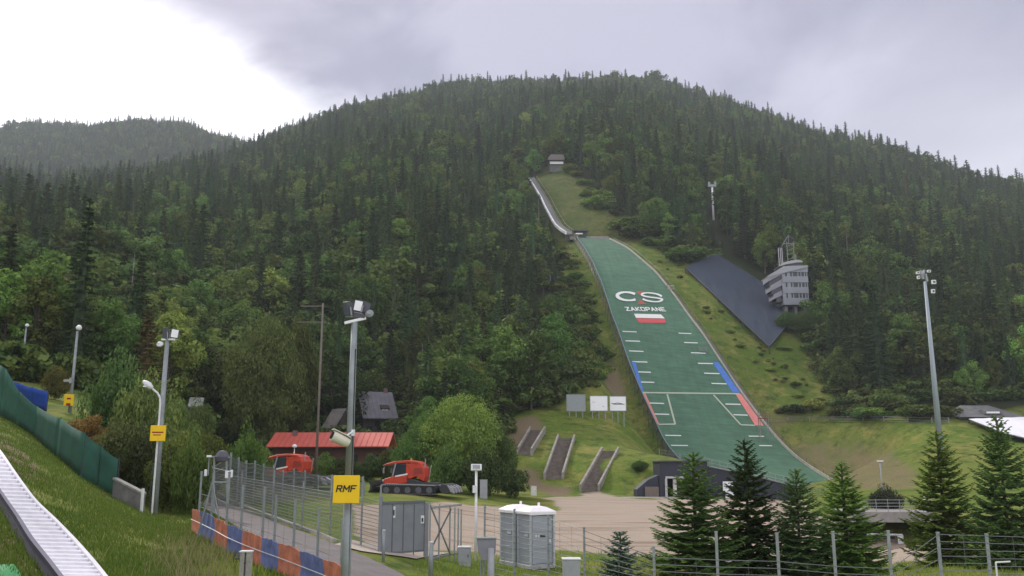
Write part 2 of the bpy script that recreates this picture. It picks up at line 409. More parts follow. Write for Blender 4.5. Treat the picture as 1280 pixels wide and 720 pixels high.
# ================================================================== GROUND
GRAV = [(440,632),(540,630),(600,634),(700,640),(690,622),(740,614),(800,624),(1000,622),(1010,640),(1160,684),(1160,700),(980,712),(860,700),(760,690),(700,690),(640,697),(590,690),(470,690),(440,655)]
DIRT = [[(640,524),(668,520),(680,532),(650,560),(630,565),(625,540)], [(640,585),(668,585),(680,604),(720,612),(700,622),(660,610)],
        [(0,540),(40,575),(60,600),(20,600),(0,572)], [(985,560),(1010,548),(1110,560),(1150,590),(1140,612),(1060,612),(1010,585)], [(0,640),(60,735),(0,735)],
        [(950,525),(1010,520),(1010,529),(960,533)], [(730,440),(760,440),(790,500),(770,500)]]
wz = np.zeros((NA, NY, 4), dtype=np.float32); wz[..., 3] = 1
for i in range(NA):
    for j in range(NY):
        y = gy[j]
        if y > 110 or abs(ga[i]) > .75:
            wz[i, j, 2] = 1 if (y > 135 or abs(ga[i]) > .75) else max(0, (y-118)/17) if ga[i] < -.06 else 0
        u, v = proj(X[i, j], y, Z[i, j])
        if y < 140 and inpoly(u+22*mnoise.noise(Vector((X[i, j]*.25, y*.12, 0))), v+7*mnoise.noise(Vector((X[i, j]*.3, y*.1, 5))), GRAV): wz[i, j, 0] = 1
        for D in DIRT:
            if inpoly(u, v, D): wz[i, j, 1] = 1 if D is not DIRT[3] else .62
        # open grass on the hill: beside the slope, inrun clearing, bank on the right
        if y > 110:
            ol, orr = outl[i, j], outr[i, j]
            if YB-15 < y0[i, j] < YT+5 and max(ol, orr) < (13 if ol > 0 else 16): wz[i, j, 2] *= .0
        if y > 110 and inpoly(u, v, [(692,300),(658,220),(682,196),(706,200),(775,262),(800,285),(850,315),(900,318),(1000,385),(1005,415),(1040,460),(1062,512),(1180,520),(1290,505),(1290,600),(1000,620),(640,625),(640,520),(700,500)]): wz[i, j, 2] = 0
wz[..., 2] = np.where((gy[None, :] > 175) & (np.abs(wz[..., 2]) < .5), .36+.16*(gy[None, :] > 300), wz[..., 2])
for k in range(3): wz[..., k] = blur(wz[..., k], 1, 0); wz[..., k] = blur(wz[..., k], 1, 1)
V = np.stack([X, Y, Z], -1).reshape(-1, 3)
ii, jj = np.meshgrid(np.arange(NA-1), np.arange(NY-1), indexing='ij')
q0 = (ii*NY+jj).ravel(); FQ = np.stack([q0, q0+NY, q0+NY+1, q0+1], -1)
gm = bpy.data.materials.new('ground'); gm.use_nodes = True
n = gm.node_tree.nodes; l = gm.node_tree.links; P = n['Principled BSDF']; P.inputs['Roughness'].default_value = .95; P.inputs['Specular IOR Level'].default_value = .1
at = n.new('ShaderNodeAttribute'); at.attribute_name = 'cover'; se = n.new('ShaderNodeSeparateColor'); l.new(at.outputs['Color'], se.inputs[0])
geo = n.new('ShaderNodeNewGeometry')
def gn(sc, det=5, rg=.6):
    a = n.new('ShaderNodeTexNoise'); a.inputs['Scale'].default_value = sc; a.inputs['Detail'].default_value = det; a.inputs['Roughness'].default_value = rg; l.new(geo.outputs['Position'], a.inputs['Vector']); return a.outputs[0]
def gmr(x, a, b, c=0., d=1.):
    r = n.new('ShaderNodeMapRange'); l.new(x, r.inputs[0])
    for i, q in enumerate((a, b, c, d)): r.inputs[i+1].default_value = q
    return r.outputs[0]
def gmix(f, a, b):
    m = n.new('ShaderNodeMix'); m.data_type = 'RGBA'; l.new(f, m.inputs[0])
    for i, x in ((6, a), (7, b)):
        if hasattr(x, 'links'): l.new(x, m.inputs[i])
        else: m.inputs[i].default_value = (*x, 1)
    return m.outputs[2]
def gsum(w, x, amt):                 # weight broken up by noise
    a = n.new('ShaderNodeMath'); a.operation = 'MULTIPLY_ADD'; l.new(x, a.inputs[0]); a.inputs[1].default_value = amt; l.new(w, a.inputs[2])
    return a.outputs[0]
nf, nm, nl, nx = gn(9, 6, .7), gn(1.1, 5, .65), gn(.09, 4), gn(.35, 6, .7)
grass = gmix(gmr(nm, .3, .7), (.095, .170, .018), (.185, .235, .038))
grass = gmix(gmr(nl, .46, .70), grass, (.26, .25, .06))
grass = gmix(gmr(nf, .30, .62), (.045, .085, .012), grass)
yl = gn(.16, 6, .75); grass = gmix(gmr(yl, .50, .64), grass, (.24, .22, .06)); np_ = gn(.45, 5, .7); grass = gmix(gmr(np_, .50, .68), grass, (.050, .085, .016))
grav = gmix(gmr(nx, .35, .65), (.36, .29, .22), (.26, .23, .195)); grav = gmix(gmr(nf, .3, .7), grav, (.44, .35, .27))
mpn = n.new('ShaderNodeMapping'); mpn.inputs['Scale'].default_value = (.10, .75, 1); mpn.inputs['Rotation'].default_value = (0, 0, .12); l.new(geo.outputs['Position'], mpn.inputs[0]); tn = n.new('ShaderNodeTexNoise'); tn.inputs['Scale'].default_value = 1.; tn.inputs['Detail'].default_value = 5; l.new(mpn.outputs[0], tn.inputs['Vector']); grav = gmix(gmr(tn.outputs[0], .52, .68), grav, (.25, .19, .14)); grav = gmix(gmr(tn.outputs[0], .30, .42, 1, 0), grav, (.34, .32, .26))
dirt = gmix(gmr(nf, .3, .7), (.11, .085, .05), (.26, .20, .12))
frst = gmix(gmr(nm, .3, .7), (.018, .028, .01), (.04, .045, .02))
c = gmix(gmr(gsum(se.outputs[2], nm, .5), .55, .95), grass, frst)
c = gmix(gmr(gsum(se.outputs[1], nx, 1.1), .75, 1.35), c, dirt)
c = gmix(gmr(gsum(se.outputs[0], nx, 1.1), .80, 1.25), c, grav)
l.new(c, P.inputs['Base Color'])
bp = n.new('ShaderNodeBump'); bp.inputs['Strength'].default_value = .6; bp.inputs['Distance'].default_value = .08; l.new(nf, bp.inputs['Height']); l.new(bp.outputs[0], P.inputs['Normal'])
gme = npmesh('ground', V, FQ, gm)
ca = gme.color_attributes.new('cover', 'FLOAT_COLOR', 'POINT'); ca.data.foreach_set('color', wz.reshape(-1, 4).ravel())
gme.polygons.foreach_set('use_smooth', [True]*len(FQ))
tag(link('ground', gme), kind='structure')

def strip(name, left, right, m, lift=.03, n_=40, across=6, edge=None, thick=None, parent=None):
    """ground-hugging sheet between two plan polylines"""
    def res(pl, t):
        d = [0]
        for a, b in zip(pl[:-1], pl[1:]): d.append(d[-1]+(Vector(b[:2])-Vector(a[:2])).length)
        s = t*d[-1]
        for k in range(len(pl)-1):
            if s <= d[k+1]+1e-9:
                f = (s-d[k])/max(1e-9, d[k+1]-d[k]); return Vector(pl[k][:2])*(1-f)+Vector(pl[k+1][:2])*f
        return Vector(pl[-1][:2])
    Vv = []; 
    for i in range(n_+1):
        a, b = res(left, i/n_), res(right, i/n_)
        for j in range(across+1):
            p = a*(1-j/across)+b*(j/across); Vv.append((p.x, p.y, ground(p.x, p.y)+lift))
    Ff = [(i*(across+1)+j, i*(across+1)+j+1, (i+1)*(across+1)+j+1, (i+1)*(across+1)+j) for i in range(n_) for j in range(across)]
    me = npmesh(name, Vv, Ff, m); return link(name, me, parent)
asph = mat('asphalt', (.155, .135, .13), .9, var=.18, scale=1.2, bump=.3, bscale=30)
# road: from bottom of the picture up to the left behind the barrier
Lp = [hit(430,760), hit(400,722), hit(350,690), hit(300,662), hit(262,640), hit(246,622), hit(238,610)]
Rp = [hit(560,760), hit(505,720), hit(440,690), hit(395,672), hit(335,650), hit(290,632), hit(262,615)]
tag(strip('road', Lp, Rp, asph, .035, 60, 8), kind='structure')
# concrete-edged apron at the gate
conc = mat('concrete', (.38, .35, .32), .9, var=.15, scale=2, bump=.2)
ap = strip('gate_apron', [hit(418,682), hit(450,690), hit(520,700)], [hit(440,676), hit(500,688), hit(562,692)], mat('pale_gravel', (.42,.36,.30), .95, var=.15, scale=4, bump=.3), .045, 20, 6)
tag(ap, kind='structure')
curb = MB()
rr = [hit(u, v) for u, v in ((262,611),(290,628),(335,646),(395,668),(418,678))]
for a, b in zip(rr[:-1], rr[1:]):
    d = (b-a).to_2d().normalized(); nx_, ny_ = -d.y*.09, d.x*.09
    for s0 in (0,):
        pts = [Vector((a.x+nx_, a.y+ny_, 0)), Vector((b.x+nx_, b.y+ny_, 0)), Vector((b.x-nx_, b.y-ny_, 0)), Vector((a.x-nx_, a.y-ny_, 0))]
        zt = [ground(p.x, p.y)+.13 for p in pts]
        top = [Vector((p.x, p.y, z)) for p, z in zip(pts, zt)]; bot = [Vector((p.x, p.y, z-.4)) for p, z in zip(pts, zt)]
        curb.face(top)
        for k in range(4): curb.face([bot[k], bot[(k+1) % 4], top[(k+1) % 4], top[k]])
tag(build('kerb', curb, conc), kind='structure')

# ================================================================== SKI JUMP
green = mat('landing_mat_green', (.066, .150, .090), .75, var=.16, scale=.35, bump=.35, bscale=9, spec=.3)
def streaks(m, sc, rot=0., amt=.22):
    n = m.node_tree.nodes; l = m.node_tree.links; p = n['Principled BSDF']; src = p.inputs['Base Color'].links[0].from_socket
    t = n.new('ShaderNodeTexCoord'); mp = n.new('ShaderNodeMapping'); mp.inputs['Scale'].default_value = sc; mp.inputs['Rotation'].default_value = (0, 0, rot); l.new(t.outputs['Object'], mp.inputs[0])
    q = n.new('ShaderNodeTexNoise'); q.inputs['Scale'].default_value = 1; q.inputs['Detail'].default_value = 4; q.inputs['Roughness'].default_value = .7; l.new(mp.outputs[0], q.inputs['Vector'])
    r = n.new('ShaderNodeMapRange'); l.new(q.outputs[0], r.inputs[0]); r.inputs[1].default_value = .3; r.inputs[2].default_value = .7; r.inputs[3].default_value = 1-amt; r.inputs[4].default_value = 1+amt
    h = n.new('ShaderNodeHueSaturation'); l.new(src, h.inputs['Color']); l.new(r.outputs[0], h.inputs['Value']); l.new(h.outputs[0], p.inputs['Base Color'])
streaks(green, (.06, 1.3, 1.3), .2, .2); streaks(green, (.9, .03, .03), -.2, .10)
jump = thing('ski_jump', 'large ski jump slope covered in green matting with white CS ZAKOPANE lettering', 'ski jump', (R_at(YB), YB, 0))
J0 = Vector(jump.location)
def jb(name, mb, m, label=None, smooth=False, parent=None):
    mb.v = [tuple(Vector(p)-J0) for p in mb.v]; o = build(name, mb, m, parent or jump, smooth=smooth)
    if label: o['label'] = label
    return o
m = MB(); ys = np.linspace(YB, YT, 110); NW = 14; Vv = []
for y in ys:
    w = jw(y)
    for k in range(NW+1): Vv.append(tuple(jpt(y, w*k/NW)-J0))
Ff = [(i*(NW+1)+k, (i+1)*(NW+1)+k, (i+1)*(NW+1)+k+1, i*(NW+1)+k+1) for i in range(len(ys)-1) for k in range(NW)]
me = npmesh('landing_mat', Vv, Ff, green); me.polygons.foreach_set('use_smooth', [True]*len(Ff)); link('landing_mat', me, jump)
# outrun: flat matted floor beyond the foot of the slope
om = mat('outrun_green', (.03, .10, .075), .8, var=.25, scale=.3, bump=.3)
Vv = []; nn = 14
for i in range(nn+1):
    y = YB-i*(16/nn)
    for k in range(NW+1):
        w = jw(YB)*k/NW; x = R_at(YB)+(YB-y)*MJ*.3-w/NJ; yv = y-MJ*w/NJ
        Vv.append((x, yv, jz(YB)-.02-.75*ss(i*(16/nn)/7) if i else jz(YB)))
Vv = [tuple(Vector(p)) for p in Vv]
Ff = [(i*(NW+1)+k, (i+1)*(NW+1)+k, (i+1)*(NW+1)+k+1, i*(NW+1)+k+1) for i in range(nn) for k in range(NW)]
tag(link('outrun', npmesh('outrun', Vv, Ff, om)), kind='structure')
wood = mat('grey_boards', (.23, .22, .20), .85, var=.3, scale=1.5)
pale = mat('pale_rail', (.46, .42, .36), .7, var=.2, scale=1)
dsteel = mat('dark_steel', (.05, .055, .06), .5, metal=.3, var=.2)
galv = mat('galvanised_steel', (.32, .34, .35), .45, metal=.5, var=.15, scale=4)
def side(y, off, z0, z1): 
    w = jw(y); return jpt(y, -off if off < 50 else 0, 0)
def ribbon(fn, ys, z0, z1, th):       # vertical board following the edge; fn(y, lateral)
    b = MB(); pr = None
    for y in ys:
        a = [fn(y, 0, z0), fn(y, th, z0), fn(y, th, z1), fn(y, 0, z1)]
        if pr:
            for k in range(4): b.face([pr[k], a[k], a[(k+1) % 4], pr[(k+1) % 4]])
        else: b.face(a)
        pr = a
    b.face(pr[::-1]); return b
Lf = lambda y, t, z: jpt(y, jw(y)+t, z)
Rf = lambda y, t, z: jpt(y, -t-.0, z)
ysl = np.linspace(YB, YT, 60)
jb('side_board', ribbon(lambda y, t, z: Lf(y, .05+t, z), ysl, -2.2, .55, .12), wood, 'grey boarded wall along the left edge of the slope')
jb('top_rail', ribbon(lambda y, t, z: Lf(y, .02+t, z), ysl, .553, .78, .25), mat('teal_rail', (.14, .22, .22), .6))
jb('side_board', ribbon(lambda y, t, z: Rf(y, .05+t, z), ysl, -1.6, .6, .14), pale, 'pale board edging the right side of the slope')
jb('walkway', ribbon(lambda y, t, z: Rf(y, .6+t, z), ysl, -.9, -.6, 1.1), mat('walkway_grey', (.13, .125, .11), .9))
hr = MB()
for y in np.linspace(YB, YT, 44): hr.tube(Rf(y, 1.75, -1.1), Rf(y, 1.75, .45), .035, n=5)
pts = [Rf(y, 1.75, .45) for y in ysl]; hr.path(pts, .035, 5)
jb('handrail', hr, dsteel)
hr = MB()
for y in np.linspace(YB, YT, 40):
    hr.tube(Lf(y, 1.4, -4.2), Lf(y, .25, .2), .07, n=5); hr.tube(Lf(y, 1.3, -4.2), Lf(y, 1.3, .5), .05, n=5)
hr.path([Lf(y, 1.3, .5) for y in ysl], .05, 5); hr.path([Lf(y, 1.3, -.4) for y in ysl], .05, 5)
jb('support_frame', hr, dsteel)
# ---- markings painted / laid on the mat
white = mat('marking_white', (.70, .72, .68), .6, var=.08)
pink = mat('marking_red', (.62, .20, .18), .7, var=.12, scale=.6)
cream = mat('marking_cream', (.42, .46, .34), .7, var=.12)
blue = mat('marking_blue', (.06, .17, .52), .7, var=.12, scale=.6)
def onmat(p, dz=.07): 
    y_ = (p.y-MJ*(p.x-(XK+MJ*KY)))/(1+MJ*MJ); s = (jz(min(y_+.5, YT))-jz(max(y_-.5, YB)))
    nrm = Vector((-MJ*s*.0, -s, 1)).normalized()*dz
    return p+nrm
def mk_quad(p4, nseg=6, dz=.07):
    b = MB(); p4 = [Vector(p) for p in p4]
    for i in range(nseg):
        for j in range(nseg):
            q = []
            for a, c_ in ((i, j), (i+1, j), (i+1, j+1), (i, j+1)):
                s, t = a/nseg, c_/nseg
                uv = (p4[0]*(1-s)+p4[1]*s)*(1-t)+(p4[3]*(1-s)+p4[2]*s)*t
                q.append(onmat(jhit(uv.x, uv.y), dz))
            b.face(q)
    return b
def line_quad(u0, v0, u1, v1, hw, dz=.07, nseg=6):   # strip on the slope with real half width hw (m)
    b = MB(); a, c_ = jhit(u0, v0), jhit(u1, v1)
    d = (c_-a).normalized(); side_ = Vector((-d.y, d.x, 0)).normalized()
    pr = None
    for i in range(nseg+1):
        t = i/nseg; p = jhit(u0*(1-t)+u1*t, v0*(1-t)+v1*t); e = []
        for s in (-1, 1):
            x, y = p.x+side_.x*hw*s, p.y+side_.y*hw*s
            y_ = (y-MJ*(x-(XK+MJ*KY)))/(1+MJ*MJ); e.append(onmat(Vector((x, y, jz(min(max(y_, YB), YT)))), dz))
        if pr: b.face([pr[0], e[0], e[1], pr[1]])
        pr = e
    return b
marksL = [((204,77),(298,81)),((224,140),(320,143)),((247,207),(343,211)),((270,279),(369,282)),((297,347),(392,350)),((318,415),(415,417)),((383,555),(480,558)),((417,628),(514,631))]
marksR = [((577,89),(662,92)),((614,151),(705,154)),((660,219),(757,223)),((706,290),(806,292)),((748,356),(850,359)),((797,424),(897,427)),((890,562),(990,564)),((943,633),(1037,636))]
for q in marksL+marksR:
    (a, b_), (c_, d_) = q; jb('distance_mark', line_quad(740+a/5.333, 400+b_/5.333, 740+c_/5.333, 400+d_/5.333, .17), white)
for u0, v0, u1, v1 in ((831.5,544.5,851.5,544.8),(839,557,860,557.2),(936,545.5,955,545.7),(949,557.3,965,557.5)):
    jb('distance_mark', line_quad(u0, v0, u1, v1, .17), white)
jb('judging_line', line_quad(803, 491, 924.8, 492.5, .22, .075, 14), cream, 'long pale line across the landing slope')
for u0, v0, u1, v1 in ((834,493,844,530.5),(844,530.5,823,530.8),(892,494,926,531.3),(926,531.3,944,532)):
    jb('fall_line', line_quad(u0, v0, u1, v1, .2, .08), cream)
jb('side_strip', mk_quad([(789.5,452.5),(794.3,452.5),(805,490.5),(801.8,490.5)]), blue, 'blue strip along the left edge above the long line')
jb('side_strip', mk_quad([(890.5,453),(898,453),(925,491),(916,491)]), blue, 'blue strip along the right edge above the long line')
jb('side_strip', mk_quad([(802,491.5),(806.5,491.5),(824,530),(819.5,530)]), pink, 'red strip along the left edge below the long line')
jb('side_strip', mk_quad([(919,492.5),(926,492.5),(955,532.5),(944,532)]), pink, 'red strip along the right edge below the long line')
# flag
jb('flag_marking', mk_quad([(792.5,392.5),(826,393.2),(831,398.3),(795,397.6)], 6, .08), white, 'white band of the flag on the slope')
jb('flag_marking', mk_quad([(795.2,398.2),(831.2,398.9),(832.3,403.8),(799,403.5)], 6, .08), mat('flag_red', (.58, .06, .07), .7), 'red band of the flag on the slope')
# red diamond behind the letters
er = mat('emblem_red', (.34, .085, .06), .7, var=.3, scale=.5)
jb('emblem', mk_quad([(795,364.2),(806,364.4),(801.5,369.6),(800,369.6)], 5, .07), er, 'dull red wedge above the gap between C and S')
jb('emblem', mk_quad([(800,375.4),(802,375.4),(808,380.4),(796,380.4)], 5, .07), er, 'dull red wedge below the gap between C and S')
def stroke(pts, th, dz=.26):          # pixel-space stroke of thickness list
    b = MB(); pr = None
    for k, (u, v) in enumerate(pts):
        a = pts[max(0, k-1)]; c_ = pts[min(len(pts)-1, k+1)]; d = Vector((c_[0]-a[0], c_[1]-a[1])).normalized(); t = th*(.55+.75*abs(d.y)) 
        nn_ = Vector((-d.y, d.x))*t/2
        e = [onmat(jhit(u+nn_.x, v+nn_.y), dz), onmat(jhit(u-nn_.x, v-nn_.y), dz)]
        if pr: b.face([pr[0], e[0], e[1], pr[1]])
        pr = e
    return b
def cpx(x, y): return (760+x/13.09, 355+y/13.09)
Cc = [cpx(330+170*math.cos(math.radians(t))*1.0, 215+68*math.sin(math.radians(t))*1.0) for t in range(-42, -322, -8)]
# C: ellipse sheared downwards to the right
Cc = []
for t in np.arange(38, 322, 7):
    x = 318-165*-math.cos(math.radians(t)); y = 214+66*math.sin(math.radians(t)); Cc.append(cpx(x, y+(x-318)*.07))
jb('letter', stroke(Cc, 3.6), white, 'white letter C')
Ss = []
key = [(880,216),(820,184),(740,166),(650,157),(575,166),(556,190),(600,212),(690,228),(790,240),(870,256),(880,276),(830,300),(740,302),(655,288),(600,272),(560,252)]
for k in range(len(key)-1):
    p0, p1, p2, p3 = (Vector(key[max(0, min(len(key)-1, k+o))]) for o in (-1, 0, 1, 2))
    for t in (0, .25, .5, .75):
        p = .5*((2*p1)+(-p0+p2)*t+(2*p0-5*p1+4*p2-p3)*t*t+(-p0+3*p1-3*p2+p3)*t**3); Ss.append(cpx(*p))
jb('letter', stroke(Ss, 2.5), white, 'white letter S')
b = MB()
for k, q in enumerate(block_text('ZAKOPANE', .24, .36)):
    b.face([onmat(jhit(780+p[0]*49.8+(1-p[1])*3.0, 384.0+(1-p[1])*5.4+p[0]*.6), .16+.004*(k % 3)) for p in q])
jb('town_name', b, white, 'white capitals reading ZAKOPANE')

# takeoff table, knoll top and inrun
INR = [((664,222),398),((668,229),388),((673,241),376),((680,254),362),((686,265),348),((694,277),333),((703,286),320),((712,292),309)]
ip = [px(u, v, d) for (u, v), d in INR]
inr = thing('inrun', 'narrow white-sided inrun curving down through the forest to the takeoff', 'inrun', tuple(ip[-1]))
I0 = Vector(inr.location)
def off(pts, w, dz):
    r = []
    for k, p in enumerate(pts):
        d = (pts[min(k+1, len(pts)-1)]-pts[max(k-1, 0)]).to_2d().normalized(); r.append(Vector((p.x-d.y*w, p.y+d.x*w, p.z+dz)))
    return r
def dens(pts, n_=5):
    r = []
    for k in range(len(pts)-1):
        p0, p1, p2, p3 = (pts[max(0, min(len(pts)-1, k+o))] for o in (-1, 0, 1, 2))
        for t in np.arange(0, 1, 1/n_): r.append(.5*((2*p1)+(-p0+p2)*t+(2*p0-5*p1+4*p2-p3)*t*t+(-p0+3*p1-3*p2+p3)*t**3))
    r.append(pts[-1]); return r
ipd = dens(ip)
for p in ipd: p.z = max(p.z, ground(p.x, p.y)+.7)
def band(pts, w0, w1, z0, z1):
    a, b_, c_, d_ = off(pts, w0, z0), off(pts, w1, z0), off(pts, w1, z1), off(pts, w0, z1); m = MB()
    for k in range(len(pts)-1):
        for s, t in ((a, b_), (b_, c_), (c_, d_), (d_, a)): m.face([s[k]-I0, s[k+1]-I0, t[k+1]-I0, t[k]-I0])
    m.face([x[0]-I0 for x in (a, b_, c_, d_)]); m.face([x[-1]-I0 for x in (d_, c_, b_, a)]); return m
build('track_bed', band(ipd, -1.1, 1.1, -.5, 0), mat('track_bed', (.16, .16, .15), .8), inr)
build('side_wall', band(ipd, 1.12, 1.3, -.5, .5), wood, inr); build('side_wall', band(ipd, -1.7, -1.12, -.35, .75), mat('inrun_white', (.8, .8, .78), .5, var=.25, scale=.25), inr)
for p in ipd[::3]:
    st = MB(); g = ground(p.x, p.y); st.box((p.x-I0.x, p.y-I0.y, (g-.5+p.z-.5)/2-I0.z), (1.6, .3, max(.3, p.z-.5-(g-.5)))); build('support', st, wood, inr)

sr = MB(); sr.path([p-I0 for p in off(ipd, 2.6, .9)], .06, 5)
for p in off(ipd, 2.6, .9)[::3]: sr.tube(p-I0, p-I0-Vector((0, 0, 2.5)), .05, n=5)
build('stair_rail', sr, galv, inr)
# table
tb = thing('takeoff_table', 'small grey takeoff platform at the top of the green landing slope', 'takeoff platform', tuple(px(728, 299, 309)))
T0 = Vector(tb.location); sc_ = 309/1100
def tpx(u0, u1, v0, v1, dep, yo=0.): 
    return MB().box((((u0+u1)/2-728)*sc_, yo, -((v0+v1)/2-299)*sc_), ((u1-u0)*sc_, dep, (v1-v0)*sc_))
build('platform', tpx(712, 762, 294.5, 299, 5, 3), mat('table_concrete', (.27, .255, .23), .9, var=.2, scale=.5), tb)
bb = tpx(715, 735, 288, 289.8, 2.4, -.4); build('roof', bb, dsteel, tb)
for u in (716, 724, 733): build('post', tpx(u-.7, u+.7, 289.8, 296, .3, -1.2), dsteel, tb)
build('wall', tpx(724.8, 732.2, 289.8, 298, 1.4, .3), dsteel, tb)
build('railing', tpx(719, 728, 292.3, 293.8, .2, -1.5), mat('marking_white2', (.8, .8, .78), .6), tb)
# start hut
stt = px(695, 213, 398); g = ground(stt.x, stt.y)
sh = thing('start_hut', 'small start house with dark roof and white balcony at the top of the grass clearing', 'hut', tuple(stt)); k_ = 398/1100
def spx(u0, u1, v0, v1, dep, yo=0.): return MB().box((((u0+u1)/2-695)*k_, yo, -((v0+v1)/2-213)*k_), ((u1-u0)*k_, dep, (v1-v0)*k_))
build('wall', spx(686, 704, 200.5, 204, 6, 2), mat('hut_wall', (.12, .10, .09), .8), sh)
build('balcony', spx(687, 704.5, 202.3, 205.6, .3, -1.2), mat('hut_white', (.62, .60, .58), .6), sh)
build('base', spx(687, 703, 206, 216, 5, 2), mat('hut_base', (.13, .13, .12), .9, var=.3, scale=1), sh)
rf = MB(); w_ = 11.5*k_; rf.prism([(-w_, 4.6), (w_, 4.6), (w_*.82, 7.2), (-w_*.62, 7.2)], -2, 5.5); build('roof', rf, mat('hut_roof', (.16, .14, .13), .8), sh)
for u in (686.5, 704): build('post', spx(u-.7, u+.7, 205.6, 214, .4, -1.2), dsteel, sh)
# ================================================================== TREES
spr = leafmat('spruce_needles', (.018, .039, .017), (.068, .106, .035), .15)
spr_far = spr
brd = leafmat('broad_leaves', (.038, .074, .018), (.150, .21, .044), .35)
bark = mat('bark', (.10, .08, .065), .95, var=.35, scale=6, bump=.3)
deadm = mat('dead_wood', (.20, .19, .18), .9, var=.3, scale=2)
def trunk_mesh(name, h, r, limbs=(), lean=0., seed=0):
    r_ = random.Random(seed); m = MB(); p = Vector((0, 0, -1.2)); n_ = 6
    for k in range(n_):
        z1 = -1.2+(h+1.2)*(k+1)/n_; q = Vector((lean*(z1/h)**2+r_.uniform(-.04, .04)*h*.1, r_.uniform(-.04, .04)*h*.1, z1))
        m.tube(p, q, r*(1-k/n_)+.02, r*(1-(k+1)/n_)+.02, 6, cap=False); p = q
    for a, b_, rr_ in limbs: m.tube(a, b_, rr_, rr_*.3, 5, cap=False)
    return m.mesh(name, bark)
def spruce_crown(name, h, R, levels, nb, nseg, size, seed, bottom=.06, ragged=.3, power=.9, core=True):
    """whorls of drooping boughs, each a run of needle-spray blades"""
    g = np.random.default_rng(seed); V = []; T = []
    def tri(a, b, c): 
        i = len(V); V.extend((a, b, c)); T.append((i, i+1, i+2))
    for lv in range(levels):
        t = bottom+(1-bottom)*(lv/levels)**.92; z = t*h; L0 = R*(1-t)**power*(.95+.1*g.random())+.12
        for b in range(max(4, int(nb*(1-t*.45)))):
            az = 2*math.pi*(b+g.random()*.9)/max(4, int(nb*(1-t*.45)))+lv*1.3; Lb = L0*(1-ragged*g.random()); dx, dy = math.cos(az), math.sin(az); zb = z+g.uniform(-.4, .4)*h/levels
            droop = .12+.34*(1-t)
            for s in range(nseg):
                f = (s+.35+.5*g.random())/nseg; r = Lb*f
                zz = zb+(.32*t*r)-droop*r*f**.6+ .10*r*f*f
                sz = .5+.5*(1-t); wd = size*sz*(.55+.75*g.random())*(1.15-.55*f); ln = size*sz*(1.0+.8*g.random())
                for side_ in (-1, 1):
                    ox, oy = -dy*side_, dx*side_
                    c = (dx*r, dy*r, zz)
                    tipx = (dx*(r+ln*.55)+ox*wd, dy*(r+ln*.55)+oy*wd, zz-.16*wd-.22*size*g.random())
                    bk = (dx*(r-ln*.25), dy*(r-ln*.25), zz+.10*size); dn = (dx*(r+ln*.15), dy*(r+ln*.15), zz-.30*size-.25*size*g.random())
                    tri(bk, tipx, c); tri(c, tipx, dn)
    for k in range(4):            # leader
        a = k*math.pi/2; tri((0, 0, h), (.10*math.cos(a), .10*math.sin(a), h-.10*h**.5-.4), (.10*math.cos(a+1.57), .10*math.sin(a+1.57), h-.10*h**.5-.4))
    if core:
        n_ = 8; k0 = 10
        for i in range(k0):
            for j in range(n_):
                ta, tb_ = bottom+(1-bottom)*i/k0, bottom+(1-bottom)*(i+1)/k0
                def P(t, j, s): 
                    rr_ = R*(1-t)**power*.30*(.75+.5*((j*7+s*13) % 5)/5)+.01; a = 2*math.pi*(j % n_)/n_+s; return (rr_*math.cos(a), rr_*math.sin(a), t*h*1.0)
                a_, b_, c_, d_ = P(ta, j, i), P(ta, j+1, i), P(tb_, j+1, i), P(tb_, j, i)
                tri(a_, b_, c_); tri(a_, c_, d_)
    return npmesh(name, V, T, spr, 3)
def broad_crown(name, h, R, clumps, leaves, lsize, seed, low=.18, shape=1., m=None, flat=1.):
    g = np.random.default_rng(seed); cs = []; V = []; Q = []
    for k in range(clumps):
        for _ in range(30):
            p = g.normal(size=3); p /= np.linalg.norm(p); rr_ = (.50+.62*g.random()**.7)
            t = (p[2]*rr_+1)/2; prof_ = math.sin(math.pi*min(1, max(.0, t*.86+.10)))**.7*shape
            c = np.array([p[0]*rr_*R*prof_*1.1, p[1]*rr_*R*prof_*1.1, h*(low+(1-low)*(.06+.86*t))])
            if all(np.linalg.norm((c-d)/(1, 1, 1.1)) > R*.30 for d in cs): break
        cs.append(c)
    for c in cs:
        cr = R*(.22+.30*g.random()); n_ = int(leaves*(.7+.6*g.random()))
        P_ = g.normal(size=(n_, 3)); P_ /= np.linalg.norm(P_, axis=1)[:, None]; P_[:, 2] = P_[:, 2]*.75*flat+.1
        pos = c+P_*cr*(.55+.5*g.random((n_, 1))**.6)
        Nn = P_+g.normal(size=(n_, 3))*.55+np.array([0, 0, .45]); Nn /= np.linalg.norm(Nn, axis=1)[:, None]
        t1 = np.cross(Nn, g.normal(size=(n_, 3))); t1 /= np.linalg.norm(t1, axis=1)[:, None]; t2 = np.cross(Nn, t1)
        s1 = lsize*(.5+.8*g.random((n_, 1))); s2 = s1*(.5+.4*g.random((n_, 1)))
        base = len(V); quad = np.stack([pos+t1*s1, pos+t2*s2-Nn*s1*.15, pos-t1*s1, pos-t2*s2-Nn*s1*.15], 1).reshape(-1, 3)
        V.extend(map(tuple, quad)); Q.extend([(base+4*i, base+4*i+1, base+4*i+2, base+4*i+3) for i in range(n_)])
    return npmesh(name, V, Q, m or brd, 4), cs
def limbs_for(cs, h, r, frac=.55):
    out_ = []
    for c in cs[::2]:
        z = max(.12*h, c[2]*frac); out_.append((Vector((0, 0, z)), Vector(c), r*.35))
    return out_
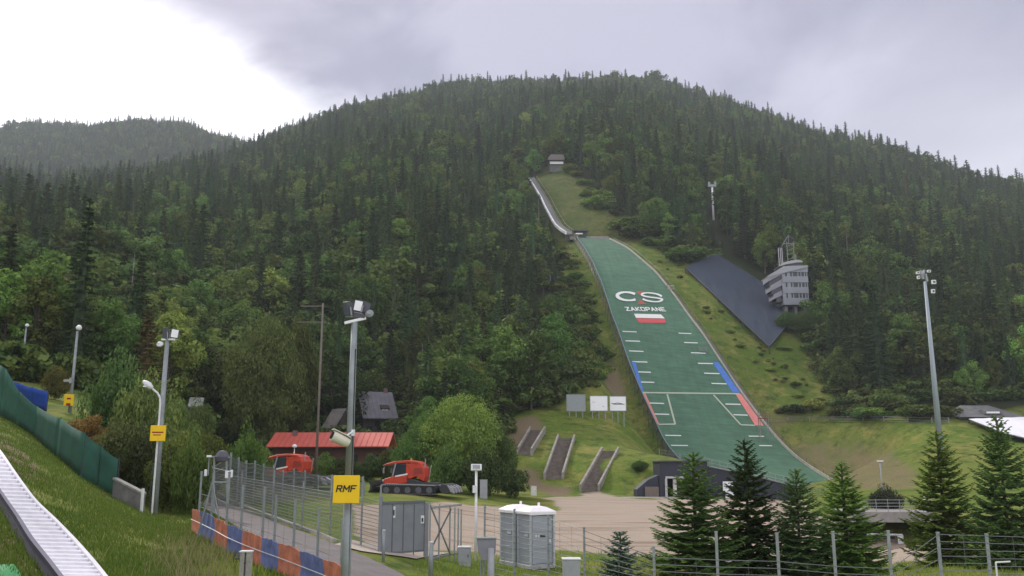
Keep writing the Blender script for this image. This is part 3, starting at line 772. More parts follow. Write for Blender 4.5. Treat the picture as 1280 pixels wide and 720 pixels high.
# prototypes: (crown mesh, trunk mesh, height)
SPN = [(spruce_crown('crown', 18, 3.3, 30, 10, 5, .52, 11), trunk_mesh('trunk', 17.5, .26, seed=1), 18),
       (spruce_crown('crown', 18, 2.7, 28, 9, 5, .50, 12, .12, .45), trunk_mesh('trunk', 17.5, .24, seed=2), 18),
       (spruce_crown('crown', 18, 3.8, 26, 10, 6, .56, 13, .04, .35, .8), trunk_mesh('trunk', 17.5, .28, seed=3), 18),
       (spruce_crown('crown', 18, 2.5, 24, 8, 4, .55, 14, .3, .6, .6), trunk_mesh('trunk', 17.5, .2, seed=4), 18)]
BRN = []
for k, (R_, cl_, lf_, low_, sh_) in enumerate(((4.2, 34, 170, .12, 1.), (3.4, 30, 160, .10, 1.), (5.0, 40, 170, .10, 1.), (3.0, 26, 130, .25, .9))):
    cm_, cs_ = broad_crown('crown', 15, R_, cl_, lf_, .25, 30+k, low_, sh_)
    BRN.append((cm_, trunk_mesh('trunk', 12.5, .22, limbs_for(cs_, 15, .2), seed=30+k), 15))
SPF = [(spruce_crown('spruce_far', 18, 3.5+.4*(k % 3), 15, 7, 3, .80, 50+k, .05+.08*k, .4), None, 18) for k in range(4)]
SPM = [(spruce_crown('spruce_mid', 18, 2.9+.4*(k % 3), 22, 8, 4, .62, 60+k, .05+.06*k, .4), None, 18) for k in range(4)]
BRF = [(broad_crown('broadleaf_far', 15, 3.4+.5*k, 18, 26, .62, 70+k, .08)[0], None, 15) for k in range(3)]
BRM = [(broad_crown('broadleaf_mid', 15, 3.4+.5*k, 28, 50, .46, 80+k, .10)[0], None, 15) for k in range(3)]
def dead_mesh():
    m = MB(); r_ = random.Random(5); m.tube((0, 0, -1), (0, 0, 15), .2, .04, 5)
    for k in range(26):
        z = 3+12*k/26; a = r_.random()*6.3; L_ = 1.5*(1-k/30)*r_.random()+.2; m.tube((0, 0, z), (L_*math.cos(a), L_*math.sin(a), z-.2), .05, .02, 3, cap=False)
    return m.mesh('dead_spruce', deadm)
DEAD = dead_mesh()

def clearpoly_hit(x, y, z, h, R, polys):
    for t in (0, .12, .25, .37, .5, .62, .75, .87, 1.0):
        u, v = proj(x, y, z+h*t); dr = R*(1-t*.8)*.75*F/y
        for poly, D in polys:
            if y < D and (inpoly(u, v, poly) or inpoly(u-dr, v, poly) or inpoly(u+dr, v, poly)): return True
    return False
CLR = [
 ([(710,299),(716,284),(775,290),(800,300),(862,332),(893,314),(1000,385),(1000,412),(1008,440),(1030,480),(1048,512),(1180,518),(1230,503),(1400,498),(1400,800),(646,800),(646,540),(640,524),(652,518),(704,516),(704,489),(752,487),(748,470),(738,440),(726,400),(712,360),(700,330),(690,303)], 262),
 ([(702,299),(716,284),(790,290),(850,330),(720,340)], 330),
 ([(858,333),(895,312),(1000,385),(990,412),(960,434)], 300),
 ([(957,290),(1018,290),(1018,398),(960,398)], 256),
 ([(654,212),(682,190),(708,190),(716,212),(765,262),(790,292),(716,296),(700,292)], 405),
 ([(885,228),(898,228),(898,273),(885,273)], 402),
 ([(448,487),(499,487),(497,530),(448,530)], 152),
 ([(398,508),(424,508),(424,545),(398,545)], 142),
 ([(704,488),(786,488),(786,520),(704,520)], 156),
 ([(670,318),(700,325),(702,362),(672,356)], 240),
 ([(1207,503),(1300,503),(1300,545),(1207,535)], 168),
 ([(1156,338),(1180,338),(1180,530),(1160,530)], 152),
 ([(330,538),(490,538),(490,580),(330,580)], 112),
]
GRASSPLAN = CLR[:2]
def okplan(x, y):
    # keep the corridor of the jump itself free
    y_ = (y-MJ*(x-(XK+MJ*KY)))/(1+MJ*MJ); la = -((x-R_at(y_))+MJ*(y-y_))/NJ
    if YB-20 < y_ < YT+6 and -10 < la < jw(min(max(y_, YB), YT))+7: return False
    return True
pts = []
def scatter(y0_, y1_, cell, jit=.95):
    for iy in range(int(y0_/cell), int(y1_/cell)):
        y = iy*cell; xm = .72*y
        for ix in range(int(-xm/cell), int(xm/cell)+1):
            x = (ix+random.uniform(-.5, .5)*jit)*cell; yy_ = y+random.uniform(-.5, .5)*jit*cell
            a = x/yy_
            pts.append((x, yy_, a))
scatter(96, 330, 4.9); scatter(330, 700, 6.2); scatter(700, 1750, 7.6)
ridge_d = {a: max(colm[a], key=lambda k: (k[1]-ZC)/k[0])[0] for a in AS}
RA = np.array([ridge_d[a] for a in AS])
forest = []
for x, y, a in pts:
    if abs(a) > .70 or y > np.interp(a, AS, RA)+45: continue
    z = ground(x, y)
    lim = np.interp(a, [-.72,-.5,-.42,-.33,-.2,-.06,-.02,.05,.3,.35,.45,.7], [84,92,104,124,124,124,140,150,150,200,196,172])
    if y < lim or not okplan(x, y): continue
    nz = mnoise.noise(Vector((x*.018, y*.018, 3.3))); n2_ = mnoise.noise(Vector((x*.06, y*.06, 9.1)))
    pb = .30+.75*max(0, nz*1.3+n2_*.4)+(.08 if y < 330 else 0)+(.12 if y < 200 else 0)
    if a < -.33 and y < 200: pb += .25
    isb = random.random() < pb
    if y > 800 and random.random() < .25: isb = True
    if isb: h = random.uniform(9, 18.5)
    else: h = random.uniform(12, 22) if random.random() < .72 else random.choice((random.uniform(6, 12), random.uniform(22, 27)))
    if y < 190: h *= .85
    if clearpoly_hit(x, y, z, h, 4.4 if isb else 2.8, CLR):
        if y > 150 and y < 300 and random.random() < .5:        # scrub at the edge of the clearing
            h = random.uniform(2, 4.5); isb = random.random() < .7
            if clearpoly_hit(x, y, z, h, 1.5, CLR): continue
        else: continue
    dead = (y > 600 and .17 < a < .34 and random.random() < .10) or random.random() < .008
    forest.append((x, y, z, h, isb, dead))
# visibility of the ground-level ranking: nearest / largest in the picture
def appears(t):
    x, y, z, h, b_, d_ = t; u, v = proj(x, y, z+h*.7); return -20 < u < 1300 and -20 < v < 720
buck = {}; VIS = []
for t in sorted(forest, key=lambda t: t[1]):              # a tree is seen if its upper part is not behind nearer ones
    u, v = proj(t[0], t[1], t[2]+t[3]*.75); k = int(u/7); vis = v < buck.get(k, 1e9)-3
    ut, vt = proj(t[0], t[1], t[2]+t[3]*.95); w = max(1, int(2.2*F/t[1]/7))
    for kk in range(k-w, k+w+1): buck[kk] = min(buck.get(kk, 1e9), vt+abs(kk-k)*6)
    if vis and appears(t): VIS.append(t)
cand_s = sorted([t for t in VIS if not t[4] and not t[5]], key=lambda t: -t[3]/t[1])[:300]
cand_b = sorted([t for t in VIS if t[4] and not t[5]], key=lambda t: -t[3]/t[1])[:300]
IND = set(cand_s) | set(cand_b)
print('FOREST', len(forest), 'visible', len(VIS), 'indiv', len(cand_s), len(cand_b))
ZONES = [((0,110), 'behind the leftmost lamp posts'), ((110,215), 'behind the white street light'), ((215,330), 'left of the red-roofed building'), ((330,400), 'above the red-roofed building'), ((400,450), 'behind the tall floodlight pole'),
         ((450,500), 'behind the dark timber house'), ((500,560), 'above the right snow groomer'), ((560,640), 'left of the grass stairways'), ((640,720), 'left of the landing slope'),
         ((720,800), 'beside the start hut clearing'), ((800,880), 'right of the landing slope top'), ((880,960), 'above the dark grandstand cover'), ((960,1040), 'around the grey judges tower'), ((1040,1120), 'right of the judges tower'), ((1120,1180), 'behind the tall grey mast'), ((1180,1400), 'above the white-roofed lodge')]
def zone(u):
    for (a, b_), s in ZONES:
        if a <= u < b_: return s
    return ZONES[0][1] if u < 0 else ZONES[-1][1]
def forest_label(t, tone, pr):
    x, y, z, h, b_, d_ = t; u, v = proj(x, y, z+h*.5)
    hw = ('tall' if h > 17 else 'mid-height' if h > 11.5 else 'short') if not b_ else ('tall' if h > 13.5 else 'mid-height' if h > 10 else 'short')
    row = 'at the forest edge' if y < 150 else 'low in the forest' if y < 200 else 'partway uphill' if y < 290 else 'high uphill'
    tn = ('dark ' if tone < .88 else 'pale ' if tone > 1.04 else '')
    sh_ = (('full', 'slim', 'broad', 'ragged') if not b_ else ('rounded', 'narrow', 'spreading', 'open'))[pr]
    return f"{hw} {tn}{sh_} {'spruce' if not b_ else 'leafy tree'} {row} {zone(u)}"
def place_tree(kind, P_, protos, pr, x, y, z, h, label, group, cat, wide=1., col=(1, 1, 1), rz=None):
    cm_, tm_, hh = protos[pr]; s = h/hh
    e = thing(kind, label, cat, (x, y, z), random.uniform(0, 6.28) if rz is None else rz, group); e.scale = (s*wide, s*wide, s)
    c_ = link('crown', cm_, e); c_.color = (*col, 1); t_ = link('trunk', tm_, e)
    return e
for t in cand_s:
    x, y, z, h, _, _ = t; pr = random.choice((0, 0, 1, 1, 2, 3)); g_ = random.uniform(.75, 1.15); lb = forest_label(t, g_, pr)
    place_tree('spruce', None, SPN, pr, x, y, z, h, lb, lb.replace('spruce', 'spruces'), 'spruce', random.uniform(.85, 1.2), (g_*random.uniform(.9, 1.25), g_, g_*.95))
for t in cand_b:
    x, y, z, h, _, _ = t; pr = random.choice((0, 1, 1, 2, 3, 3)); g_ = random.choice((random.uniform(.75, 1.15), random.uniform(1.1, 1.8))); lb = forest_label(t, g_, pr)
    place_tree('broadleaf_tree', None, BRN, pr, x, y, z, h, lb, lb.replace('tree', 'trees'), 'tree', random.uniform(.8, 1.15), (g_*random.uniform(.85, 1.1), g_, g_*.9))
# the rest of the forest: one object per kind, copies laid out by geometry nodes
def instancer(name, label, items, protos, colfn=None):
    """items: (x, y, z, h, pr, wide)"""
    me = bpy.data.meshes.new(name); me.vertices.add(len(items)); me.vertices.foreach_set('co', np.array([i[:3] for i in items], dtype=np.float32).ravel())
    for an, ty, dat in (('rot', 'FLOAT_VECTOR', [(0, 0, random.uniform(0, 6.28)) for _ in items]), ('scl', 'FLOAT_VECTOR', [(i[3]/protos[i[4]][2]*i[5], i[3]/protos[i[4]][2]*i[5], i[3]/protos[i[4]][2]) for i in items]), ('idx', 'INT', [i[4] for i in items])):
        at_ = me.attributes.new(an, ty, 'POINT'); at_.data.foreach_set('vector' if ty == 'FLOAT_VECTOR' else 'value', np.array(dat, dtype=np.float32 if ty != 'INT' else np.int32).ravel())
    o = tag(link(name, me), label, None, None, 'stuff')
    ng = bpy.data.node_groups.new(name, 'GeometryNodeTree'); ng.interface.new_socket('Geometry', in_out='INPUT', socket_type='NodeSocketGeometry'); ng.interface.new_socket('Geometry', in_out='OUTPUT', socket_type='NodeSocketGeometry')
    n = ng.nodes; l = ng.links; gi, go = n.new('NodeGroupInput'), n.new('NodeGroupOutput'); ip_ = n.new('GeometryNodeInstanceOnPoints'); jn = n.new('GeometryNodeJoinGeometry')
    for pr in reversed(protos):
        so_ = bpy.data.objects.new('tree_shape', pr[0]); oi = n.new('GeometryNodeObjectInfo'); oi.inputs['Object'].default_value = so_; oi.inputs['As Instance'].default_value = True
        l.new(oi.outputs['Geometry'], jn.inputs[0])
    def na(nm, dt):
        a_ = n.new('GeometryNodeInputNamedAttribute'); a_.data_type = dt; a_.inputs[0].default_value = nm; return a_.outputs[0]
    l.new(gi.outputs[0], ip_.inputs['Points']); l.new(jn.outputs[0], ip_.inputs['Instance']); ip_.inputs['Pick Instance'].default_value = True
    l.new(na('idx', 'INT'), ip_.inputs['Instance Index'])
    er = n.new('FunctionNodeEulerToRotation'); l.new(na('rot', 'FLOAT_VECTOR'), er.inputs[0]); l.new(er.outputs[0], ip_.inputs['Rotation']); l.new(na('scl', 'FLOAT_VECTOR'), ip_.inputs['Scale'])
    l.new(ip_.outputs[0], go.inputs[0])
    md = o.modifiers.new('scatter', 'NODES'); md.node_group = ng
    return o
rest = [t for t in forest if t not in IND]
for u_, y_, h_ in ((816, 955, 25), (821, 958, 24), (537, 985, 23), (543, 985, 21), (735, 975, 22), (692, 980, 23), (600, 985, 21), (985, 895, 22), (870, 940, 22), (905, 930, 22), (455, 1000, 19), (640, 985, 22), (660, 980, 22), (765, 970, 23), (1190, 700, 20), (1090, 800, 19)):
    x_ = ray(u_, 110)[0]*y_; rest.append((x_, y_, ground(x_, y_), h_, True, False))
A = {'sm': [], 'sf': [], 'bm': [], 'bf': [], 'd': []}
for x, y, z, h, b_, d_ in rest:
    wd = random.uniform(.85, 1.25)*(1.5 if h in (25, 24, 23) and b_ else 1.)
    if d_: A['d'].append((x, y, z, random.uniform(11, 17), 0, 1.))
    else: A[('b' if b_ else 's')+('m' if y < 420 else 'f')].append((x, y, z, h, random.randrange(3 if b_ else 4), wd))
und = []
for iy in range(int(84/2.6), int(300/2.6)):
    y = iy*2.6
    for ix in range(int(-.7*y/2.6), int(.7*y/2.6)):
        x = (ix+random.uniform(-.5, .5))*2.6; yv = y+random.uniform(-1.3, 1.3); a = x/yv
        lim = np.interp(a, [-.72,-.5,-.42,-.33,-.2,-.06,-.02,.05,.3,.35,.45,.7], [84,92,104,124,124,124,140,150,150,196,192,170])
        if not lim-3 < yv < lim+60 or not okplan(x, yv): continue
        z = ground(x, yv); h = random.uniform(1.6, 4.5)
        if clearpoly_hit(x, yv, z, h, 1.2, CLR): continue
        und.append((x, yv, z-.2, h, random.randrange(2), random.uniform(.9, 1.5)))
UND = [(broad_crown('shrub', 3, 1.9+.3*k, 12, 60, .26, 120+k, .0)[0], None, 3) for k in range(2)]
instancer('forest_undergrowth', 'dense low shrubs filling the edge of the forest', und, UND)
instancer('spruce_forest', 'dense dark spruce forest covering the upper mountain slopes', A['sm']+[(a, b_, c_, d_, e+4, f_) for a, b_, c_, d_, e, f_ in A['sf']], SPM+SPF)
instancer('broadleaf_forest', 'lighter leafy trees mixed into the spruce forest on the mountain', A['bm']+[(a, b_, c_, d_, e+3, f_) for a, b_, c_, d_, e, f_ in A['bf']], BRM+BRF)
instancer('dead_trees', 'bare grey dead spruces standing among the ridge forest', A['d'], [(DEAD, None, 15)])
# ================================================================== NEAR PLANTS
yng = leafmat('young_needles', (.026, .054, .018), (.115, .175, .05), .15)
def hi_spruce(name, h, R, seed, nwh=21):
    g = np.random.default_rng(seed); V = []; Q = []
    def strip_(a, c, w0, w1, up):
        d = c-a; n_ = np.cross(d, up); l_ = np.linalg.norm(n_)
        if l_ < 1e-6: return
        n_ /= l_; i = len(V); V.extend([a-n_*w0, a+n_*w0, c+n_*w1, c-n_*w1]); Q.append((i, i+1, i+2, i+3))
    U = np.array([0, 0, 1.])
    def twig(a, c, w):
        m_ = (a+c)/2; r_ = g.normal(size=3)*.25
        strip_(a, m_, w*.6, w, U+r_); strip_(m_, c, w, w*.25, U+r_); strip_(a, c, w*.55, w*.2, np.cross(c-a, U)+r_*.2)
    for lv in range(nwh):
        t = .02+.96*(lv/nwh)**.9; nb = int(10-4*t) if t < .9 else 4
        for b in range(nb+ (3 if t < .8 else 0)):
            inter = b >= nb
            z0 = (t+(g.uniform(.2, .8)/nwh if inter else g.uniform(-.12, .12)/nwh))*h; az = 6.283*(b/nb+g.random()*.6/nb)+lv*2.1 if not inter else g.random()*6.28
            Lb = (R*(1-t)**1.0*(.78+.36*g.random())+.10)*(.7 if inter else 1)*(1-.18*max(0, .12-t)/.12); el = -.12+.85*t**1.4+g.uniform(-.08, .08)
            d = np.array([math.cos(az), math.sin(az), 0]); sd_ = np.array([-d[1], d[0], 0]); n_ = max(3, int(Lb/.085)); prev = np.array([0, 0, z0])
            for k in range(1, n_+1):
                f = k/n_; p = np.array([0, 0, z0])+d*Lb*f+U*(Lb*(math.tan(el)*f-.16*(1-t)*math.sin(f*3.1)+.10*f*f))
                twig(prev, p, .042)
                sl_ = (.42*Lb*(1-f)**.8+.07)*(.7+.5*g.random())*min(1, f*3+.3)
                for sg in (-1, 1):
                    dirn = d*.75+sd_*sg*(.8+.2*g.random())+U*g.uniform(-.28, .12); q = p+dirn*sl_*.75
                    twig(p, q, .040)
                    if sl_ > .17:
                        for w_ in (.45, .75):
                            m2 = p+dirn*sl_*.75*w_
                            for s2 in (-1, 1): twig(m2, m2+(d*.8*(1 if s2 > 0 else .2)+sd_*sg*(.15 if s2 > 0 else .9)+U*g.uniform(-.35, .1))*sl_*.32, .034)
                prev = p
    for k in range(3):
        a = k*2.09; i = len(V); V.extend([np.array([0, 0, h]), np.array([.035*math.cos(a), .035*math.sin(a), h-.35]), np.array([.05*math.cos(a+1), .05*math.sin(a+1), h-.5]), np.array([0, 0, h-.3])]); Q.append((i, i+1, i+2, i+3))
    return npmesh(name, V, Q, yng, 4)
SPH = [(hi_spruce('crown', 5, 1.55+.12*k, 90+k, 21-k), trunk_mesh('trunk', 4.9, .07, seed=90+k), 5) for k in range(3)]
needle_old = leafmat('blue_spruce_needles', (.028, .055, .040), (.085, .125, .085), .12)
SML = [(hi_spruce('crown', 2, .85, 95, 10), trunk_mesh('trunk', 1.95, .04, seed=95), 2)]
SML[0][0].materials[0] = needle_old
def standing(kind, protos, pr, u, d, vtop, label, cat, group=None, wpx=None, col=(1, 1, 1), vb=560):
    g = gat(u, d, vb); z1 = ZC+qv(vtop)*d; h = z1-g.z
    cm_, tm_, hh = protos[pr]; s = h/hh; e = thing(kind, label, cat, tuple(g), random.uniform(0, 6.28), group)
    R0 = max(abs(v.co.x) for v in cm_.vertices); w = s if wpx is None else (wpx/2*d/F)/R0
    e.scale = (w, w, s); c_ = link('crown', cm_, e); c_.color = (*col, 1); link('trunk', tm_, e); return e
ys_ = 'young spruces behind the wire fence'
standing('young_spruce', SML, 0, 777, 30, 663, 'small bluish young spruce just right of the portable toilets', 'spruce', ys_, 78, (1.7, 1.7, 1.6), 725)
standing('young_spruce', SPH, 0, 872, 33, 562, 'young spruce in front of the black building doorway', 'spruce', ys_, 140, (1.35, 1.35, 1.1), 725)
standing('young_spruce', SPH, 1, 939, 34, 545, 'tall slim young spruce in front of the foot of the green slope', 'spruce', ys_, 132, (1.4, 1.35, 1.1), 720)
standing('young_spruce', SPH, 2, 1003, 33, 583, 'bluish young spruce between the slim spruce and the yellowish one', 'spruce', ys_, 118, (1.15, 1.3, 1.35), 725)
standing('young_spruce', SPH, 0, 1062, 33.5, 574, 'yellowish green young spruce left of the dark underpass', 'spruce', ys_, 128, (1.75, 1.6, 1.0), 722)
standing('young_spruce', SPH, 1, 1186, 40, 534, 'large full spruce right of the dark underpass', 'spruce', ys_, 130, (1.6, 1.55, 1.0), 700)
standing('young_spruce', SPH, 2, 1265, 36, 515, 'large dark bluish spruce at the right edge of the photo', 'spruce', ys_, 126, (1.2, 1.3, 1.25), 705)
def bush_proto(seed, h, R, cl_, lf_, ls_, low=.02, sh_=1.):
    cm_, cs_ = broad_crown('crown', h, R, cl_, lf_, ls_, seed, low, sh_); return (cm_, trunk_mesh('stem', h*.6, .05*h/3, limbs_for(cs_, h, .12, .3), seed=seed), h)
BU = [bush_proto(101, 4, 2.6, 46, 190, .13), bush_proto(102, 4, 2.1, 40, 180, .12), bush_proto(103, 4, 3.2, 50, 190, .14)]
BIG = [bush_proto(104, 16, 6.2, 90, 330, .19, .05), bush_proto(105, 16, 4.6, 70, 300, .19, .05)]
LOWB = [bush_proto(106, 2.5, 1.8, 18, 60, .2), bush_proto(107, 2.5, 1.3, 14, 60, .2)]
def bush(pr, u, d, vtop, wpx, label, col=(1, 1, 1), kind='bush', cat='bush', group=None, protos=None, vb=560):
    e = standing(kind, protos or BU, pr, u, d, vtop, label, cat, group, wpx, col, vb)
    for c_ in e.children:
        if c_.data.name.startswith('stem'): c_.name = 'stem'
    return e
OLV, BRN_, DKB = (1.25, 1.0, .9), (1.9, .75, .9), (.95, .62, .8)
bush(2, 142, 56, 457, 100, 'wide green bush behind the green windscreen fence', (1.15, 1.1, 1.3))
bush(0, 175, 52, 470, 90, 'leafy green bush left of the pole with the white street light', (1.15, 1.05, 1.2))
bush(1, 112, 50, 520, 70, 'reddish brown bush above the middle of the green windscreen', BRN_)
bush(0, 150, 47, 525, 80, 'dark reddish bush at the end of the green windscreen', DKB)
bush(2, 175, 45, 545, 80, 'dark brownish bush above the low concrete wall', DKB)
bush(1, 208, 43, 552, 60, 'dark olive bush right beside the pole with the white street light', (.9, .75, .7))
bush(2, 236, 42, 556, 60, 'dark olive bush at the left end of the wire fences', (.85, .8, .7))
bush(1, 222, 47, 540, 60, 'yellowish bush behind the dark olive bushes', (1.1, 1.1, 1))
bush(0, 256, 62, 540, 60, 'bright yellow-green bush behind the metal lamp frame', (1.5, 1.45, 1.2))
bush(2, 305, 66, 546, 62, 'bright yellow-green bush between the lamp frame and the left snow groomer', (1.5, 1.45, 1.2))
bush(0, 245, 92, 502, 44, 'dark green bush in front of the small hut', (.9, .95, .9))
bush(1, 218, 70, 500, 60, 'dark bush behind the left lamp posts', (.9, .9, .9))
bush(0, 6, 98, 420, 50, 'yellow-green bush left of the leftmost lamp post', (1.4, 1.3, 1.2))
bush(2, 48, 97, 432, 62, 'light green bush between the two leftmost lamp posts', (1.4, 1.3, 1.3))
bush(1, 68, 72, 458, 36, 'brownish bush behind the blue windscreen', (1.3, .9, .9))
bush(0, 20, 95, 440, 60, 'olive bush directly above the blue windscreen', (1.2, 1, 1))
T_ = 'leafy_tree'
bush(0, 325, 116, 386, 118, 'big brownish-green leafy tree above the left snow groomer', (1.15, .82, .9), T_, 'tree', None, BIG)
bush(1, 366, 122, 392, 80, 'big green leafy tree just left of the bare utility pole', (1.1, 1, .9), T_, 'tree', None, BIG)
bush(0, 100, 100, 372, 95, 'light green leafy tree above the second lamp post', (1.3, 1.35, 1.1), T_, 'tree', None, BIG)
bush(0, 42, 104, 378, 80, 'round dark green tree between the leftmost lamp posts', (.75, .8, .9), T_, 'tree', None, BIG)
bush(1, -2, 100, 370, 70, 'pale yellowish tree at the left edge of the photo', (1.5, 1.25, 1.3), T_, 'tree', None, BIG)
bush(0, 575, 94, 487, 118, 'large bright green rounded tree behind the small white floodlight', (1.4, 1.5, 1.3), T_, 'tree', None, BIG)
bush(1, 530, 96, 512, 66, 'bright green tree right behind the right snow groomer', (1.2, 1.25, 1.1), T_, 'tree', None, BIG)
bush(1, 622, 98, 530, 62, 'dark green tree at the foot of the leftmost stairway', (.8, .95, .9), T_, 'tree', None, BIG)
bush(0, 508, 92, 548, 44, 'low green bush behind the cab of the right snow groomer', (.9, 1, .9))
bush(2, 560, 88, 566, 60, 'low dark bush behind the tracks of the right snow groomer', (.8, .9, .8))
bush(0, 604, 87, 560, 60, 'low dark green bush behind the small white floodlight', (.7, .8, .8))
bush(1, 640, 92, 575, 44, 'low dark bush left of the white box', (.7, .75, .8))
standing('brown_spruce', SPN, 1, 176, 99, 388, 'rusty brown withering spruce behind the white street light', 'spruce', None, 70, (2.8, 1.15, 1.0))
for u, vt, w, lb in ((405, 566, 34, 'green shrub right of the left snow groomer'), (432, 570, 34, 'green shrub behind the RMF sign pole'), (462, 568, 40, 'green shrub left of the right snow groomer'), (385, 572, 30, 'small shrub behind the rear of the left snow groomer'), (330, 560, 30, 'shrub at the left end of the red-roofed building'), (484, 560, 26, 'shrub at the right end of the red-roofed building')):
    bush(random.randrange(3), u, 99, vt, w, lb, (1.2, 1.15, 1))
bush(2, 1108, 80, 611, 52, 'dark rounded bush behind the railing of the terrace', (.35, .3, .75), vb=640)
for u, d, vt, w, lb in ((985, 240, 388, 40, 'pale bush at the foot of the grey judges tower'), (1008, 238, 386, 44, 'leafy bush just below the grey judges tower'), (978, 232, 440, 30, 'bush at the lower end of the dark grandstand cover')):
    bush(0, u, d, vt, w, lb, (.9, .95, .9), protos=BIG)
bush(0, 800, 116, 575, 24, 'small dark shrub left of the black building', (.8, .9, .8), vb=600)
bush(1, 815, 107, 606, 20, 'rusty shrub at the left corner of the black building', BRN_, vb=620)
# scrub on the slope
def scrub(poly, n_, h0, h1, label, group, ok_=None, cols=((1, 1, 1),)):
    k = 0; used_ = {}; us = [p[0] for p in poly]; vs = [p[1] for p in poly]
    while k < n_:
        u, v = random.uniform(min(us), max(us)), random.uniform(min(vs), max(vs)); k += 1
        if not inpoly(u, v, poly): continue
        p = hit(u, v, 110)
        if p.y > 400 or not okplan2(p.x, p.y): continue
        h = random.uniform(h0, h1); pr = random.randrange(2); cm_, tm_, hh = LOWB[pr]
        lb = label(p, h) if callable(label) else label; e = thing('scrub_bush', lb, 'bush', (p.x, p.y, p.z-.1), random.uniform(0, 6.3), group); s = h/hh; w = s*random.uniform(1.0, 2.1); e.scale = (w, w, s)
        g_ = random.uniform(.7, 1.25); c_ = link('crown', cm_, e); c_.color = (*[q*g_ for q in random.choice(cols)], 1); link('stem', tm_, e)
def scrub_label(side_):
    def f(p, h):
        u, v = proj(*p); yv = v
        at_ = 'beside the top of the slope' if yv < 345 else 'level with the CS lettering' if yv < 392 else 'level with the flag' if yv < 430 else 'level with the blue strips' if yv < 480 else 'level with the red strips'
        sz_ = 'tiny' if h < 1.1 else 'small' if h < 2 else 'middling' if h < 3.4 else 'large'
        return f"{sz_} scrub bush {side_} {at_}"
    return f
def okplan2(x, y):
    y_ = (y-MJ*(x-(XK+MJ*KY)))/(1+MJ*MJ); la = -((x-R_at(y_))+MJ*(y-y_))/NJ
    return not (YB-20 < y_ < YT+6 and -4.5 < la < jw(min(max(y_, YB), YT))+3.5)
GR = ((1, 1.05, .8), (1.3, 1.15, .9), (.75, .85, .8))
scrub([(686,305),(708,312),(722,345),(738,385),(752,440),(764,474),(745,477),(704,477),(700,400),(690,350)], 300, .8, 2.8, scrub_label('left of the landing slope'), 'scrub bushes left of the landing slope', None, GR)
scrub([(800,305),(850,332),(868,360),(955,438),(1000,470),(1035,505),(985,500),(930,440),(880,395),(850,360)], 260, .35, 1.2, scrub_label('right of the landing slope'), 'scrub bushes right of the landing slope', None, ((1.9, 1.5, 1.1), (1.5, 1.4, 1.0), (1.3, 1.3, 1.0)))
scrub([(770,288),(800,280),(850,308),(890,310),(862,330),(830,318),(800,300)], 110, 2, 5, 'bushy shrub between the top of the slope and the grandstand cover', 'shrubs above the grandstand cover', None, GR)
scrub([(712,205),(765,262),(790,285),(780,292),(735,250),(712,222)], 90, 2, 5, 'low bush at the edge of the grass clearing below the start hut', 'scrub bushes in the upper clearing', None, GR)
scrub([(1000,505),(1170,512),(1180,524),(960,524)], 40, 1.0, 3, 'low bush on the grass edge below the forest right of the slope', 'bushes along the top of the grass bank', None, GR)

# ================================================================== LAMP POSTS AND SIGNS
lampw = mat('lamp_glass', (.85, .86, .88), .25, var=.04)
lamps = mat('lamp_housing', (.06, .065, .075), .5, var=.1)
pwhite = mat('painted_white', (.72, .73, .72), .5, var=.12, scale=5)
galp = mat('galvanised_pole', (.27, .30, .30), .6, metal=.3, var=.18, scale=3)
yel = mat('sign_yellow', (.93, .60, .01), .45, var=.05, scale=2)
blk = mat('sign_black', (.012, .012, .012), .6)
def M_at(p, yaw=0., pitch=0., roll=0.):
    return Matrix.Translation(Vector(p)) @ Matrix.Rotation(yaw, 4, 'Z') @ Matrix.Rotation(pitch, 4, 'X') @ Matrix.Rotation(roll, 4, 'Y')
def rel_(u, v, d, o): return px(u, v, d)-Vector(o)
def flood(parent, c, w, h, yaw, pitch, face=lampw, t=.09, roll=0.):
    b = MB(); b.box((0, 0, 0), (w, t, h), M=M_at(c, yaw, pitch, roll))
    for k in range(5): b.box((w*(-.4+.2*k), t*.5+.03, 0), (.02, .06, h*.8), M=M_at(c, yaw, pitch, roll))
    o = build('floodlight', b, lamps, parent, bevel=.008)
    b = MB(); b.box((0, -t/2-.008, 0), (w*.86, .012, h*.86), M=M_at(c, yaw, pitch, roll)); build('lens', b, face, o)
    b = MB(); b.box((-w/2-.02, 0, -h*.2), (.02, .04, h*.6), M=M_at(c, yaw, pitch, roll)); b.box((w/2+.02, 0, -h*.2), (.02, .04, h*.6), M=M_at(c, yaw, pitch, roll)); b.box((0, 0, -h*.5-.03), (w+.06, .04, .02), M=M_at(c, yaw, pitch, roll)); build('bracket', b, galp, o)
    return o
# central pole
D0 = 20.; xb = ray(437.5, 560)[0]*D0; gz = ground(xb, D0); O = (xb, D0, gz)
lp = thing('floodlight_pole', 'tall grey floodlight pole in the foreground carrying the RMF sign', 'lamp post', O, 0, 'floodlight poles along the left side')
ztop = px(441, 402, D0).z-gz
b = MB(); b.tube((0, 0, -.5), (0, 0, ztop*.45), .115, .095, 14); b.tube((0, 0, ztop*.45), (0, 0, ztop), .093, .07, 14); b.tube((0, 0, ztop*.45-.04), (0, 0, ztop*.45+.04), .105, .105, 14); build('pole', b, galp, lp, smooth=True)
b = MB(); b.box((0, 0, 0), (.5, .09, .06), M=M_at((.02, -.02, ztop+.02), .25, 0, -.27)); build('crossbar', b, pwhite, lp)
flood(lp, (-.16, -.03, ztop+.30), .22, .32, -.9, .25, mat('lamp_dark', (.10, .11, .13), .2), roll=.12); flood(lp, (.07, .0, ztop+.37), .20, .26, .25, .15, roll=.16); flood(lp, (.24, .05, ztop+.33), .20, .27, 1.1, .2, mat('lamp_dark', (.1, .11, .13), .2), roll=.1)
